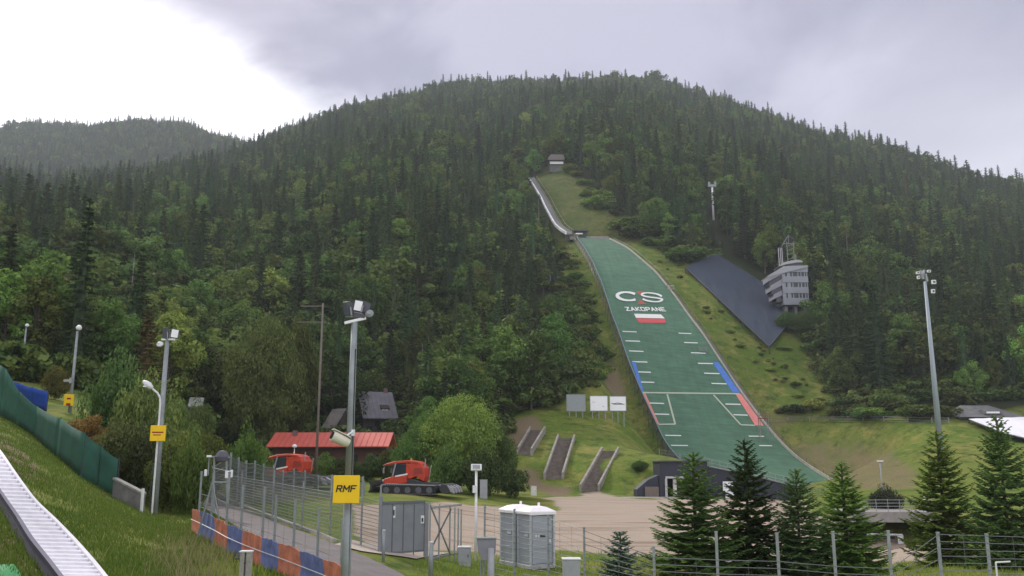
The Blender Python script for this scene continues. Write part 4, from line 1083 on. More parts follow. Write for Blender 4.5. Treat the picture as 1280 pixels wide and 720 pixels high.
b = MB(); b.box((.10, .02, ztop+.13), (.27, .12, .10)); build('ballast_box', b, lamps, lp, bevel=.01)
b = MB(); b.lathe([(.02, 0), (.09, .02), (.10, .05), (.05, .10)], M=M_at((.34, .02, ztop+.17), 0, 1.2)); build('reflector', b, galp, lp)
b = MB(); b.tube((.075, -.06, .2), (.06, -.06, ztop*.9), .012, n=5); build('cable', b, blk, lp)
def sign(u0, v0, u1, v1, d, label, txt=None, yaw=0., lines=()):
    c = px((u0+u1)/2, (v0+v1)/2, d); w, h = (u1-u0)*d/F, (v1-v0)*d/F
    e = thing('sign', label, 'sign', tuple(c), yaw, 'yellow advertising signs on the poles')
    b = MB(); b.box((0, 0, 0), (w, .03, h)); build('panel', b, yel, e, bevel=.006)
    b = MB(); b.box((0, .04, h*.3), (w*.5, .05, .04)); b.box((0, .04, -h*.3), (w*.5, .05, .04)); build('clamp', b, galp, e)
    if txt:
        b = MB()
        for k, q in enumerate(block_text(txt, .22, .34, .18)): b.face([((p[0]-.5)*w*.80, -.021-.0006*(k % 4), (p[1]-.5)*h*.27+h*.02) for p in q])
        build('lettering', b, blk, e)
    for (x0, x1, z0, z1, mm) in lines:
        b = MB(); b.box(((x0+x1)/2*w, -.019, (z0+z1)/2*h), ((x1-x0)*w, .006, (z1-z0)*h)); build('printed_line', b, mm, e)
    return e
sign(417, 595, 449, 628, 19.72, 'large yellow square sign with black RMF lettering on the central pole', 'RMF')
# security camera
cc = px(425, 549, 19.6); e = thing('security_camera', 'cream bullet security camera on the central pole above the RMF sign', 'camera', tuple(cc))
Mc = M_at((0, 0, 0), math.radians(-62), 0, 0) @ Matrix.Rotation(math.radians(-24), 4, 'X')
crm = mat('camera_cream', (.62, .60, .47), .4, var=.06)
b = MB(); b.lathe([(.0, -.19), (.115, -.19), (.125, -.15), (.115, .12), (.085, .22), (.0, .23)], M=Mc @ Matrix.Rotation(math.radians(-90), 4, 'X'), n=18); build('housing', b, crm, e, smooth=False)
b = MB(); b.lathe([(0, 0), (.085, 0), (.085, .02), (0, .02)], M=Mc @ Matrix.Translation((0, -.21, 0)) @ Matrix.Rotation(math.radians(-90), 4, 'X'), n=18); build('lens', b, mat('camera_glass', (.02, .02, .03), .1), e)
b = MB(); b.box((0, -.03, .13), (.2, .42, .02), M=Mc); build('sun_shield', b, crm, e)
b = MB(); b.path([(.08, .1, .02), (.17, .14, .12), (.235, .25, .17)], .022, 8); b.box((.235, .28, .15), (.07, .08, .14)); build('bracket', b, pwhite, e)
# second pole (left)
def pole(u, v, d, vtop, r0, r1, label, lean=0., kind='floodlight_pole', m=None, cat='lamp post', grp='floodlight poles along the left side'):
    x = ray(u, v)[0]*d; g = ground(x, d); e = thing(kind, label, cat, (x, d, g), 0, grp); zt = ZC+qv(vtop)*d-g
    b = MB(); b.tube((0, 0, -.6), (0, 0, zt), r0, r1, 12); build('pole', b, m or galp, e, smooth=True); return e, zt
e, zt = pole(200, 545, 40, 425, .16, .09, 'grey floodlight pole behind the end of the green windscreen')
flood(e, (.30, .02, zt+.30), .34, .42, .5, .1, roll=.1); flood(e, (-.12, 0, zt+.30), .42, .52, -.8, .1, mat('lamp_dark', (.1, .11, .13), .2)); 
b = MB(); b.box((.05, -.02, zt+.02), (.6, .1, .07)); build('crossbar', b, pwhite, e)
b = MB(); b.lathe([(.0, 0), (.14, .03), (.15, .09), (.06, .2)], M=M_at((-.28, -.06, zt-.25), 0, .9)); build('reflector', b, pwhite, e)
b = MB(); b.path([(-.12, -.1, 0), (-.2, -.12, .9), (-.16, -.14, 2.2)], .02, 5); build('cable', b, lamps, e)
xx = ray(200, 545)[0]*39.7
e = thing('street_light', 'short white street light on a thin curved arm beside the second pole', 'street light', (xx-.1, 39.7, ground(xx, 39.7)))
zz_ = ZC+qv(500)*39.7-ground(xx, 39.7)
b = MB(); b.path([(0, 0, -.3), (0, 0, zz_-.2), (-.03, 0, zz_+.1), (-.15, 0, zz_+.3), (-.38, -.05, zz_+.5)], .045, 8); build('pole', b, pwhite, e)
b = MB(); b.lathe([(0, -.28), (.09, -.24), (.15, -.05), (.12, .15), (.05, .28), (0, .3)], M=M_at((-.58, -.1, zz_+.68), 0, 0, math.radians(-54)), n=12); o = build('lamp_head', b, pwhite, e, smooth=True)
b = MB(); b.box((-.60, -.16, zz_+.60), (.3, .1, .06)); build('lens', b, lampw, o)
dred = mat('print_red', (.30, .02, .02), .6)
sign(188, 532, 207, 551, 39.5, 'yellow sign with two short dark lines of print on the second pole', None, 0, ((-.38, .36, .02, .10, dred), (-.30, .2, -.14, -.08, dred)))
e, zt = pole(90.5, 480, 65, 414, .13, .08, 'grey lamp post behind the blue windscreen with one tilted round lamp')
b = MB(); b.lathe([(0, -.12), (.19, -.08), (.22, .0), (.17, .14), (.06, .22)], M=M_at((.08, 0, zt+.25), 0, .9, .5), n=14); build('lamp_head', b, pwhite, e, smooth=True)
b = MB(); b.box((-.3, -.1, ZC+qv(476)*65-e.location.z), (.5, .3, .18)); b.box((-.05, -.1, ZC+qv(476)*65-e.location.z), (.12, .4, .4)); build('loudspeaker', b, mat('speaker_grey', (.35, .35, .36), .6), e)
sign(80, 493, 92, 507, 64.6, 'yellow sign with a dark round emblem on the third pole', None, 0, ((-.2, .22, .05, .2, dred), (-.22, .22, -.5, -.28, dred)))
e, zt = pole(28.5, 450, 90, 409, .13, .08, 'thin grey lamp post at the far left above the blue windscreen')
b = MB(); b.lathe([(0, -.1), (.20, -.06), (.22, .0), (.16, .12), (.05, .18)], M=M_at((.06, 0, zt+.2), 0, .7, .3), n=12); build('lamp_head', b, pwhite, e, smooth=True)
sign(19, 465, 28, 475, 89.4, 'small yellow sign on the leftmost lamp post', None, 0, ((-.25, .25, -.1, .1, yel),))
# small white floodlight
e, zt = pole(595, 640, 37, 588, .06, .05, 'short white floodlight post between the gate and the portable toilets', m=pwhite, kind='lamp_post', grp=None)
b = MB(); b.box((0, 0, 0), (.44, .14, .26), M=M_at((0, -.05, zt+.12), .1, -.35)); o = build('lamp_head', b, pwhite, e, bevel=.02)
b = MB(); b.box((0, -.08, 0), (.3, .02, .16), M=M_at((0, -.05, zt+.12), .1, -.35)); build('lens', b, mat('lamp_grey', (.3, .31, .33), .3), o)
b = MB(); b.box((-.06, -.08, zt-.75), (.16, .14, .3)); build('junction_box', b, pwhite, e)
# tall mast on the right
e, zt = pole(1170, 500, 152, 352, .55, .24, 'tall tapering grey floodlight mast on the grass bank at right', kind='floodlight_mast', m=mat('mast_grey', (.30, .35, .38), .5, var=.1, scale=.3), cat='mast', grp=None)
k_ = 152/F
for (u, v, w, h, rl) in ((1158.5, 343, 2.2, 12, -.25), (1164, 347, 2, 10, -.15), (1161, 341, 2, 8, .35)):
    b = MB(); b.box((0, 0, 0), (w*k_, .5, h*k_), M=M_at(((u-1162)*k_, 0, zt+(352-v)*k_), 0, 0, rl)); build('lamp_arm', b, galp, e)
for (u, v, w, h) in ((1172, 353, 5, 5), (1153, 341, 4, 3), (1167, 339, 4, 3), (1170, 365, 4, 5), (1153, 347, 3, 4)):
    b = MB(); b.box(((u-1162)*k_, -.3, zt+(352-v)*k_), (w*k_, .4, h*k_)); o = build('floodlight', b, pwhite, e)
    b = MB(); b.box(((u-1162)*k_, -.52, zt+(352-v)*k_), (w*k_*.6, .04, h*k_*.5)); build('lens', b, lamps, o)
e, zt = pole(891, 252, hit(891, 275, 200).y, 234, .45, .35, 'slim pale mast standing above the trees high on the mountain', kind='floodlight_mast', m=pwhite, cat='mast', grp=None)
b = MB(); b.box((0, 0, zt+.6), (3.2, .8, .9)); b.box((-1.2, -.2, zt+1.6), (.8, .5, 1)); b.box((1.2, -.2, zt+1.6), (.8, .5, 1)); build('lamp_arm', b, galp, e)
e, zt = pole(1102, 600, 84, 577, .07, .06, 'thin lamp post with a flat T-shaped head behind the terrace', kind='lamp_post', grp=None)
b = MB(); b.box((0, 0, zt+.05), (.5, .25, .12)); build('lamp_head', b, pwhite, e)
# wooden utility pole
e, zt = pole(400, 470, 86, 379, .14, .09, 'bare wooden utility pole standing in front of the red-roofed building', kind='utility_pole', m=mat('pole_wood', (.15, .13, .11), .9), cat='utility pole', grp=None)
b = MB(); b.box((-1, 0, zt-.3), (2.4, .1, .1)); build('crossarm', b, mat('pole_wood', (.15, .13, .11), .9), e)
b = MB(); b.box((-1, 0, zt-1.9), (2.9, .1, .08)); build('crossarm', b, mat('pole_wood', (.15, .13, .11), .9), e)
# ================================================================== FENCES
fmesh = mat('fence_wire', (.20, .21, .21), .55, metal=.3, var=.1)
def fence(name, label, base, tops, posts_h=None, mesh_h=None, rows=.2, cols=.10, wr=.006, cat='fence', pm=None, sub=1, group=None, postr=.03, gap=.05):
    """base: ground points; tops: post-top heights above ground"""
    e = thing(name, label, cat, tuple(base[0]), 0, group); o0 = Vector(base[0])
    for k, p in enumerate(base):
        b = MB(); b.box((p.x-o0.x, p.y-o0.y, p.z-o0.z+tops[k]/2-.15), (postr*2, postr*2, tops[k]+.3)); b.box((p.x-o0.x, p.y-o0.y, p.z-o0.z+tops[k]+.01), (postr*2.4, postr*2.4, .03)); build('post', b, pm or galp, e)
    for k in range(len(base)-1):
        a, c = base[k]-o0, base[k+1]-o0; h0, h1 = mesh_h[k], mesh_h[k+1]; Ln = (c-a).to_2d().length; b = MB()
        if h0 <= 0: continue
        nr = max(2, int(h0/rows)); nc = max(2, int(Ln/cols))
        yo = Vector((0, -postr-.01, 0))
        def P(s, t): return a*(1-s)+c*s+Vector((0, 0, gap+(h0*(1-s)+h1*s-gap)*t))+yo
        for r in range(nr+1): b.tube(P(0, r/nr), P(1, r/nr), wr*1.25, n=4, cap=False)
        for q in range(1, nc): b.tube(P(q/nc, 0), P(q/nc, 1), wr*.62, n=3, cap=False)
        build('mesh_panel', b, fmesh, e)
    return e
def line(pix): return [hit(u, v) for u, v in pix]
def topz(p, u, v): return ZC+qv(v)*p.y-p.z
# right front fence
fu = [(606,33,631),(643,31.5,637),(685,30.5,644),(730,28.8,660),(817,27.2,684),(895,26.5,665),(971,26.5,667),(1041,26.5,665),(1110,26.5,664),(1172,26.5,666),(1233,26.5,668),(1296,26.5,670)]
bs = [gat(u, d, 735) for u, d, _ in fu]; bs = [Vector((ray(u, v)[0]*d, d, ground(ray(u, v)[0]*d, d))) for u, d, v in fu]
tp = [ZC+qv(v)*d-p.z for (u, d, v), p in zip(fu, bs)]
mh = [t*.96 if i <= 3 else (min(t, 1.22) if i < 9 else t*.98) for i, t in enumerate(tp)]
fence('wire_fence', 'long grey wire fence with square posts in front of the young spruces', bs, tp, mesh_h=mh, rows=.2, cols=.6, wr=.008, postr=.035)
# fence beyond the road
bl = line([(262,629),(300,639),(340,652),(377,663),(412,673),(451,683),(474,690)])
fence('wire_fence', 'grey wire fence along the far side of the paved road', bl, [2.2, 2.1, 2.3, 2.0, 2.4, 2.5, 2.3], mesh_h=[1.75]*7, rows=.13, cols=.08, wr=.008)
cu = [(250,50,590),(285,53,566),(295,54,572),(305,56,576),(316,57,576),(327,58,580),(340,60,582),(352,62,588),(366,64,586),(380,66,588),(397,68,594),(415,70,600),(436,72,601),(455,74,602)]
bs = [gat(u, d, 620) for u, d, _ in cu]; tp = [topz(p, u, v) for (u, d, v), p in zip(cu, bs)]
fence('wire_fence', 'dense grey fence in front of the left snow groomer', bs, tp, mesh_h=[t*.93 for t in tp], rows=.25, cols=.07, wr=.018, postr=.05)
# road-side posts with the barrier
al = [(247,667,590),(262,675,592),(281,688,591),(299,697,607),(326,706,610),(341,712,620),(365,722,626),(395,734,637),(425,748,650)]
bs = [hit(u, v) for u, v, _ in al]; tp = [topz(p, u, t) for (u, v, t), p in zip(al, bs)]
fence('roadside_fence', 'row of slim grey posts with thin wires along the near side of the road', bs, tp, mesh_h=[min(t, 1.3) for t in tp], rows=.42, cols=6, wr=.006, postr=.028)
bar = thing('safety_barrier', 'orange and blue netting barrier running along the near side of the road', 'barrier', tuple(hit(245, 668)))
B0 = Vector(bar.location); org = mat('netting_orange', (.62, .22, .14), .8, var=.3, scale=3); blu = mat('netting_blue', (.17, .21, .44), .8, var=.3, scale=3)
bp_ = [(240,664),(250,670),(268,680),(284,690),(303,699),(327,709),(348,717),(375,728),(404,740),(436,756)]
hp = [hit(u, v, lift=0.0)+Vector((0, -.12, 0)) for u, v in bp_]
for k in range(len(hp)-1):
    b = MB(); b.weld = True; a, c = hp[k], hp[k+1]; nseg = 10; pr = None; nrm = Vector((-(c-a).y, (c-a).x, 0)).normalized()
    for j in range(nseg+1):
        t = j/nseg; p = a*(1-t)+c*t; zt_ = .74+.03*math.sin(t*math.pi)-.03*random.random(); w_ = nrm*(.03*math.sin(j*2.1+k)+.02)
        z0 = ground(p.x, p.y)+.03
        q = [Vector((p.x, p.y, z0))-B0, Vector((p.x, p.y, z0+zt_*.5))+w_-B0, Vector((p.x, p.y, z0+zt_))-w_*.5-B0]
        if pr: 
            for s in (0, 1): b.face([pr[s], q[s], q[s+1], pr[s+1]])
        pr = q
    o = build('netting_panel', b, org if k % 2 == 0 else blu, bar); sm = o.modifiers.new('thick', 'SOLIDIFY'); sm.thickness = .012
    o['label'] = ('orange' if k % 2 == 0 else 'blue')+' netting panel'
b = MB(); b.path([p-B0+Vector((0, -.06, .42)) for p in hp], .012, 5); build('rope', b, pwhite, bar)
pm_ = hit(262, 676)
b = MB(); c0 = pm_-B0; b.path([c0+Vector((-.35, -.1, .1)), c0+Vector((0, -.1, 1.75)), c0+Vector((.42, -.1, .1))], .025, 6); build('brace', b, galp, bar)
# lamp frame at the corner
p0 = gat(270, 41, 640); e = thing('corner_rack', 'dark metal frame holding small white lamps at the left end of the road fence', 'lamp rack', tuple(p0)); k_ = 41/F
def fz(v): return ZC+qv(v)*41-p0.z
def fx(u): return (u-270)*k_
b = MB(); b.path([(fx(257), 0, fz(571)), (fx(257), 0, fz(594))], .03, 6); b.path([(fx(263), 0, fz(570)), (fx(266), .1, fz(640))], .05, 6); b.path([(fx(278), 0, fz(574)), (fx(282), .1, fz(640))], .05, 6)
b.path([(fx(255), 0, fz(571)), (fx(282), 0, fz(572))], .04, 6); b.path([(fx(262), 0, fz(585)), (fx(286), 0, fz(590))], .03, 6); b.path([(fx(264), 0, fz(603)), (fx(282), 0, fz(603))], .04, 6); build('frame', b, galv, e)
b = MB(); b.lathe([(0, 0), (.3, .05), (.36, .25), (.2, .5), (0, .55)], (fx(272), .1, fz(578)), 10); build('hood', b, mat('hood_grey', (.10, .10, .12), .8), e)
for u, v, w, h in ((255, 591, 3, 8), (281.5, 593, 5, 9), (286.5, 592, 3, 9), (258, 570.5, 6, 2.5)):
    b = MB(); b.box((fx(u), -.12, fz(v)), (w*k_, .12, h*k_)); build('lamp', b, lampw, e, bevel=.02)
# ---- green and blue windscreens
def screen(name, label, base_pix, top_pix, m, nseg=8, group=None):
    bs = [hit(u, v) for u, v in base_pix]; e = thing(name, label, 'windscreen', tuple(bs[0]), 0, group); o0 = bs[0].copy()
    for k in range(len(bs)-1):
        b = MB(); b.weld = True; pr = None; a, c = bs[k], bs[k+1]; ta, tc_ = ZC+qv(top_pix[k][1])*a.y, ZC+qv(top_pix[k+1][1])*c.y; nn_ = Vector((-(c-a).y, (c-a).x, 0)).normalized()
        for j in range(nseg+1):
            t = j/nseg; p = a*(1-t)+c*t; zt_ = ta*(1-t)+tc_*t; z0 = ground(p.x, p.y)-.02; zt_ += -.05*math.sin(t*math.pi)
            col_ = [Vector((p.x, p.y, z0+(zt_-z0)*s))+nn_*(.03*mnoise.noise(Vector((p.x*.9, p.y*.9, s*1.6)))+.012*math.sin(j*.8)*s) for s in (0, .25, .5, .75, 1)]
            if pr:
                for s in range(4): b.face([pr[s]-o0, col_[s]-o0, col_[s+1]-o0, pr[s+1]-o0])
            pr = col_
        o = build('fabric_panel', b, m, e, smooth=True); sm = o.modifiers.new('thick', 'SOLIDIFY'); sm.thickness = .015
    for k, p in enumerate(bs):
        b = MB(); h = ZC+qv(top_pix[k][1])*p.y-p.z; b.tube(p-o0+Vector((0, .1, -.3)), p-o0+Vector((0, .1, h+.05)), .035, n=8); build('post', b, dsteel, e)
    return e
gfab = mat('windscreen_green', (.020, .095, .062), .85, var=.3, scale=.8); bfab = mat('windscreen_blue', (.015, .075, .42), .8, var=.2, scale=.8)
screen('windscreen_fence', 'long green fabric windscreen fence descending the left bank', [(-40,490),(0,521),(20,531),(42,545),(70,571),(100,597),(122,609),(144,621)], [(-40,430),(0,461),(12,490),(42,508),(70,523),(95,541),(122,558),(145,574)], gfab)
screen('windscreen', 'bright blue fabric windscreen behind the green one at far left', [(8,498),(22,502),(38,508),(57,514)], [(8,474),(22,479),(38,484),(57,489)], bfab)
# concrete wall + wooden post
bs = [hit(142, 622), hit(178, 641)]; e = thing('low_wall', 'low grey concrete wall at the right end of the green windscreen', 'wall', tuple(bs[0])); d_ = bs[1]-bs[0]; ln = d_.to_2d().length; yaw = math.atan2(d_.y, d_.x); e.rotation_euler = (0, 0, yaw)
sl_ = (bs[1].z-bs[0].z)/ln
b = MB(); b.prism([(0, -.4), (ln, sl_*ln-.4), (ln, sl_*ln+.75), (0, .75)], -.1, .1); build('wall', b, mat('wall_concrete', (.17, .165, .16), .95, var=.35, scale=2, bump=.3), e)
b = MB(); b.prism([(0, .752), (ln, sl_*ln+.752), (ln, sl_*ln+.84), (0, .84)], -.14, .14); build('coping', b, mat('coping_concrete', (.28, .27, .25), .9, var=.25, scale=3), e)
b = MB(); b.box((ln+.03, -.1, sl_*ln+.35), (.09, .09, 1.3)); build('post', b, pwhite, e)
p = gat(301, 14.5, 740); h = ZC+qv(690)*14.5-p.z
e = thing('wooden_post', 'pale weathered wooden post in the grass at the bottom edge', 'post', tuple(p)); wp = mat('weathered_wood', (.34, .33, .30), .85, var=.3, scale=8)
for dx in (-.05, .05): b = MB(); b.box((dx, 0, h/2-.2), (.07, .12, h+.4)); build('plank', b, wp, e, bevel=.006)
b = MB(); b.box((0, 0, h+.012), (.19, .15, .02)); build('cap', b, pwhite, e)
b = MB(); b.tube((-.1, -.02, h-.1), (-.17, -.02, h-.1), .012, n=6); b.tube((.0, -.07, h-.16), (.0, -.09, h-.16), .012, n=6); build('bolt', b, dsteel, e)
# ---- white slide track
LSa = [(-62,500),(-34,535),(0,573),(22,607),(44,638),(71,664),(96,691),(120,720),(147,756)]; RSa = [(-100,500),(-72,535),(-41,573),(-19,603),(0,632),(18,660),(33,687),(58,720),(84,756)]
vs_ = np.linspace(520, 756, 60); LS = [(float(np.interp(v, [p[1] for p in LSa], [p[0] for p in LSa])), float(v)) for v in vs_]; RS = [(float(np.interp(v, [p[1] for p in RSa], [p[0] for p in RSa])), float(v)) for v in vs_]
def _smp(P_):
    a_ = np.array(P_); a_[:, 0] = _sm(a_[:, 0], 4); return [tuple(p) for p in a_]
LS, RS = _smp(LS), _smp(RS)
lsP = [hit(u, v) for u, v in LS]; rsP = [hit(u, v) for u, v in RS]
sl = thing('slide_track', 'white ribbed plastic track descending the grassy bank at the left edge', 'slide track', tuple(lsP[30])); S0 = Vector(sl.location)
def resamp(pl, t):
    f = t*(len(pl)-1); i = min(int(f), len(pl)-2); return pl[i]*(1-(f-i))+pl[i+1]*(f-i)
# smooth the sampled heights so the track lies straight
for P_ in (lsP, rsP):
    zz3 = _sm(np.array([p.z for p in P_]), 8)
    for p, z in zip(P_, zz3): p.z = float(z)
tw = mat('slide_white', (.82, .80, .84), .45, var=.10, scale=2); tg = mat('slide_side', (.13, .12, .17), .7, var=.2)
ribs = MB(); NR = 46; prev = None
for i in range(NR*4+1):
    t = i/(NR*4); a, c = resamp(lsP, t), resamp(rsP, t); ph = (i % 4); dz = .13+(0, .0, .09, .08)[ph]
    q = []
    for s in (.10, .3, .5, .7, .90):
        p = a*(1-s)+c*s; q.append(Vector((p.x, p.y, p.z+dz+.006*random.random()))-S0)
    if prev:
        for s in range(4): ribs.face([prev[s], prev[s+1], q[s+1], q[s]])
    prev = q
build('ribbed_mat', ribs, tw, sl)
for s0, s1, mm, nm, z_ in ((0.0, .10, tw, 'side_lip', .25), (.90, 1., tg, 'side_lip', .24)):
    b = MB(); pr = None
    for i in range(61):
        t = i/60; a, c = resamp(lsP, t), resamp(rsP, t); q = []
        for s, z in ((s0, -.35), (s0, z_), (s1, z_), (s1, -.35)):
            p = a*(1-s)+c*s; q.append(Vector((p.x, p.y, p.z+z))-S0)
        if pr:
            for k in range(4): b.face([pr[k], pr[(k+1) % 4], q[(k+1) % 4], q[k]])
        pr = q
    build(nm, b, mm, sl)
b = MB(); pr = None
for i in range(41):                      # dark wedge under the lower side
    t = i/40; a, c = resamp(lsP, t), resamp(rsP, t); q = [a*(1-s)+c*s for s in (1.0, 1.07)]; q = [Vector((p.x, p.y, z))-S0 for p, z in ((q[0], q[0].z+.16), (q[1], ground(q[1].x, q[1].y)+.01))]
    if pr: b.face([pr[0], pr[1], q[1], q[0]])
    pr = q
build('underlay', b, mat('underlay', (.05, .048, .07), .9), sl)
cq = [hit(-40, 711), hit(17, 709.5), hit(25, 721), hit(27, 738), hit(-40, 745)]
e = thing('green_mat', 'corner of a bright green plastic mat at the bottom left of the photo', 'mat', tuple(cq[0]))
b = MB(); i0 = [c-cq[0]+Vector((0, 0, .06)) for c in cq]; b.face([(x.x, x.y, x.z) for x in i0]); b.face([(x.x, x.y, x.z-.2) for x in i0[::-1]])
for k in range(5): x, y = i0[k], i0[(k+1) % 5]; b.face([x, x-Vector((0, 0, .2)), y-Vector((0, 0, .2)), y])
build('mat_sheet', b, mat('plastic_green', (.015, .26, .07), .6, var=.1), e)
# ================================================================== YARD OBJECTS
gpan = mat('gate_grey', (.21, .225, .24), .6, var=.12, scale=2)
g0, g1, g2 = hit(476, 691), hit(530, 697), hit(576, 701)
e = thing('metal_gate', 'grey double metal gate, left leaf solid and right part an open braced frame', 'gate', tuple(g0)); G0 = Vector(g0)
HG = topz(g0, 476, 623)
def seg(a, c, z0, z1, th, mb): 
    d = (c-a); yaw = math.atan2(d.y, d.x); m_ = (a+c)/2; mb.box((m_.x, m_.y, m_.z+(z0+z1)/2), (d.to_2d().length, th, z1-z0), yaw); return mb
a, c = g0-G0, g1-G0
build('leaf_panel', seg(a, c, .12, HG, .05, MB()), gpan, e)
b = MB(); 
for k in range(5): p = a*(1-k/4)+c*k/4; b.box((p.x, p.y-.04, p.z+HG/2), (.035, .03, HG-.1))
seg(a+Vector((0, -.04, 0)), c+Vector((0, -.04, 0)), HG-.06, HG+.03, .06, b); seg(a+Vector((0, -.04, 0)), c+Vector((0, -.04, 0)), .08, .15, .06, b); build('leaf_frame', b, mat('gate_frame', (.12, .13, .14), .5), e)
for t in (0, 1): p = a*(1-t)+c*t; b = MB(); b.box((p.x+(.08 if t else -.05), p.y, p.z+HG/2-.1), (.12, .12, HG+.35)); build('gate_post', b, gpan, e)
a2, c2 = g1-G0+Vector((.2, 0, 0)), g2-G0; H3 = HG+.1
for t in (0, .28, .62, .78, .90, 1): p = a2*(1-t)+c2*t; b = MB(); b.box((p.x, p.y, p.z+H3/2-.1), (.06, .06, H3+.2)); build('upright', b, galv, e)
b = MB(); seg(a2, c2, H3-.06, H3+.02, .06, b); seg(a2, c2, .1, .17, .06, b); build('frame_rail', b, galv, e)
for s in (0, 1):
    p, q = (a2+Vector((0, -.05-s*.05, .2)), a2*.35+c2*.65+Vector((0, -.05-s*.05, H3-.1))) if s else (a2+Vector((0, -.05, H3-.1)), a2*.35+c2*.65+Vector((0, -.05, .2)))
    b = MB(); b.tube(p, q, .035, n=6); build('brace', b, dsteel if s else galv, e)
for (t, z, w, h) in ((.28, HG*.78, .10, .40), (.95, HG*.72, .13, .28)):
    p = a*(1-t)+c*t; b = MB(); b.box((p.x, p.y-.075, p.z+z), (w, .01, h)); o = build('notice', b, pwhite, e)
    b = MB(); b.box((p.x, p.y-.083, p.z+z-.02), (w*.5, .004, h*.5)); build('print', b, dsteel, o)
for u, d, v in ((480, 30, 663), (539, 29, 678)):
    x = ray(u, v)[0]*d; g = ground(x, d); h = ZC+qv(v)*d-g; e = thing('bollard_post', ('slim grey post left in front of the gate' if u < 500 else 'thick grey post right in front of the gate'), 'post', (x, d, g), 0, 'posts in front of the gate')
    b = MB(); b.tube((0, 0, -.2), (0, 0, h), .05 if u < 500 else .075, n=10); build('post', b, galp, e, smooth=True); b = MB(); b.tube((0, 0, h), (0, 0, h+.02), .055 if u < 500 else .08, n=10); build('cap', b, pwhite, e)
# portable toilets
tgr = mat('toilet_grey', (.33, .355, .40), .55, var=.08, scale=2); twh = mat('toilet_roof', (.88, .84, .86), .45, var=.05)
def toilet(loc, rz, label):
    e = thing('portable_toilet', label, 'portable toilet', tuple(loc), rz, 'grey portable toilets'); W, Hh = 1.08, 1.88
    b = MB(); b.box((0, 0, .09), (W+.06, W+.06, .14)); build('base', b, mat('toilet_base', (.42, .42, .44), .6), e, bevel=.02)
    b = MB(); b.box((0, .02, .16+Hh/2), (W-.04, W-.08, Hh))
    for z in (.75, 1.35):
        b.box((-W/2+.01, 0, z), (.03, W*.7, .03)); b.box((W/2-.01, 0, z), (.03, W*.7, .03))
    build('cabin', b, tgr, e, bevel=.015)
    for sx in (-1, 1):
        b = MB(); b.box((sx*(W/2-.03), -W/2+.03, .16+Hh/2), (.07, .07, Hh)); b.box((sx*(W/2-.03), W/2-.03, .16+Hh/2), (.07, .07, Hh)); build('corner_trim', b, mat('toilet_trim', (.48, .50, .53), .5), e)
    b = MB(); b.box((0, -W/2+.045, .2+Hh*.48), (W*.8, .04, Hh*.93)); o = build('door', b, mat('toilet_door', (.36, .385, .43), .5, var=.08), e, bevel=.01)
    b = MB(); b.box((0, -W/2+.018, 1.42), (W*.74, .012, .03)); b.box((0, -W/2+.018, .78), (W*.74, .012, .03)); build('door_rib', b, tgr, o)
    b = MB(); b.box((.33, -W/2+.015, 1.05), (.06, .03, .12)); build('handle', b, pwhite, o)
    for xo, ln_, yz in ((-.28, .07, 0), (-.16, .05, 0), (.02, .22, 0)):
        b = MB(); b.box((xo, -W/2+.017, 1.24), (ln_, .01, .09)); build('logo', b, pwhite if xo < 0 else dsteel, o)
    b = MB(); b.box((-W/2-.012, -.22, 1.27), (.01, .3, .09)); build('logo', b, mat('logo_pale', (.5, .52, .56), .5), e)
    b = MB(); r0, r1, r2 = W/2+.05, W/2+.03, W/2-.22
    z0 = .16+Hh
    pr = []
    for r, z in ((r0, z0), (r0, z0+.10), (r1, z0+.13), (r2, z0+.27), (r2*.5, z0+.31)): pr.append([(sx*r, sy*r, z) for sx, sy in ((-1, -1), (1, -1), (1, 1), (-1, 1))])
    for k in range(len(pr)-1):
        for j in range(4): b.face([pr[k][j], pr[k][(j+1) % 4], pr[k+1][(j+1) % 4], pr[k+1][j]])
    b.face(pr[-1]); b.face(pr[0][::-1]); build('roof', b, twh, e, bevel=.01)
    b = MB(); b.tube((.3, .3, z0+.2), (.3, .3, z0+.42), .05, n=8); build('vent_pipe', b, twh, e)
    return e
th = math.radians(27); cr = px(663, 712, 35.); cr.z = ground(cr.x, cr.y)
ctr = cr+Vector((math.cos(th)*.54-math.sin(th)*.54, math.sin(th)*.54+math.cos(th)*.54, 0))
toilet((ctr.x, ctr.y, ground(ctr.x, ctr.y)), th, 'front grey portable toilet with white roof and logo on its door')
c2_ = ctr+Vector((-math.sin(th)*1.25-.12, math.cos(th)*1.25, 0)); toilet((c2_.x, c2_.y, ground(c2_.x, c2_.y)), th+.05, 'rear grey portable toilet half hidden behind the other')
# service boxes
def cab(u0, u1, v0, v1, d, label, m, mtop=None, kind='utility_cabinet', dep=.35, cat='cabinet'):
    c = px((u0+u1)/2, v1, d); g = ground(c.x, d); w = (u1-u0)*d/F; h = ZC+qv(v0)*d-g
    e = thing(kind, label, cat, (c.x, d, g)); b = MB(); b.box((0, 0, h/2-.05), (w, dep, h+.1)); o = build('body', b, m, e, bevel=.01)
    b = MB(); b.box((0, 0, h+.02), (w+.05, dep+.05, .04)); build('lid', b, mtop or m, e, bevel=.008)
    b = MB(); b.box((0, -dep/2-.006, h*.55), (w*.85, .012, h*.7)); dr = build('door', b, m, e, bevel=.004)
    b = MB(); b.box((w*.3, -dep/2-.02, h*.55), (.03, .02, .1)); build('handle', b, dsteel, dr)
    return e
lgr = mat('cabinet_grey', (.33, .34, .36), .6, var=.1)
cab(704, 724.5, 699, 720, 27.5, 'grey service cabinet with white lid at the bottom right of the toilets', lgr, pwhite)
cab(573, 588, 684, 703, 34.5, 'small grey box with white top beside the gate', lgr, pwhite)
cab(600, 609, 600, 621, 84, 'tall grey cabinet behind the small white floodlight', lgr)
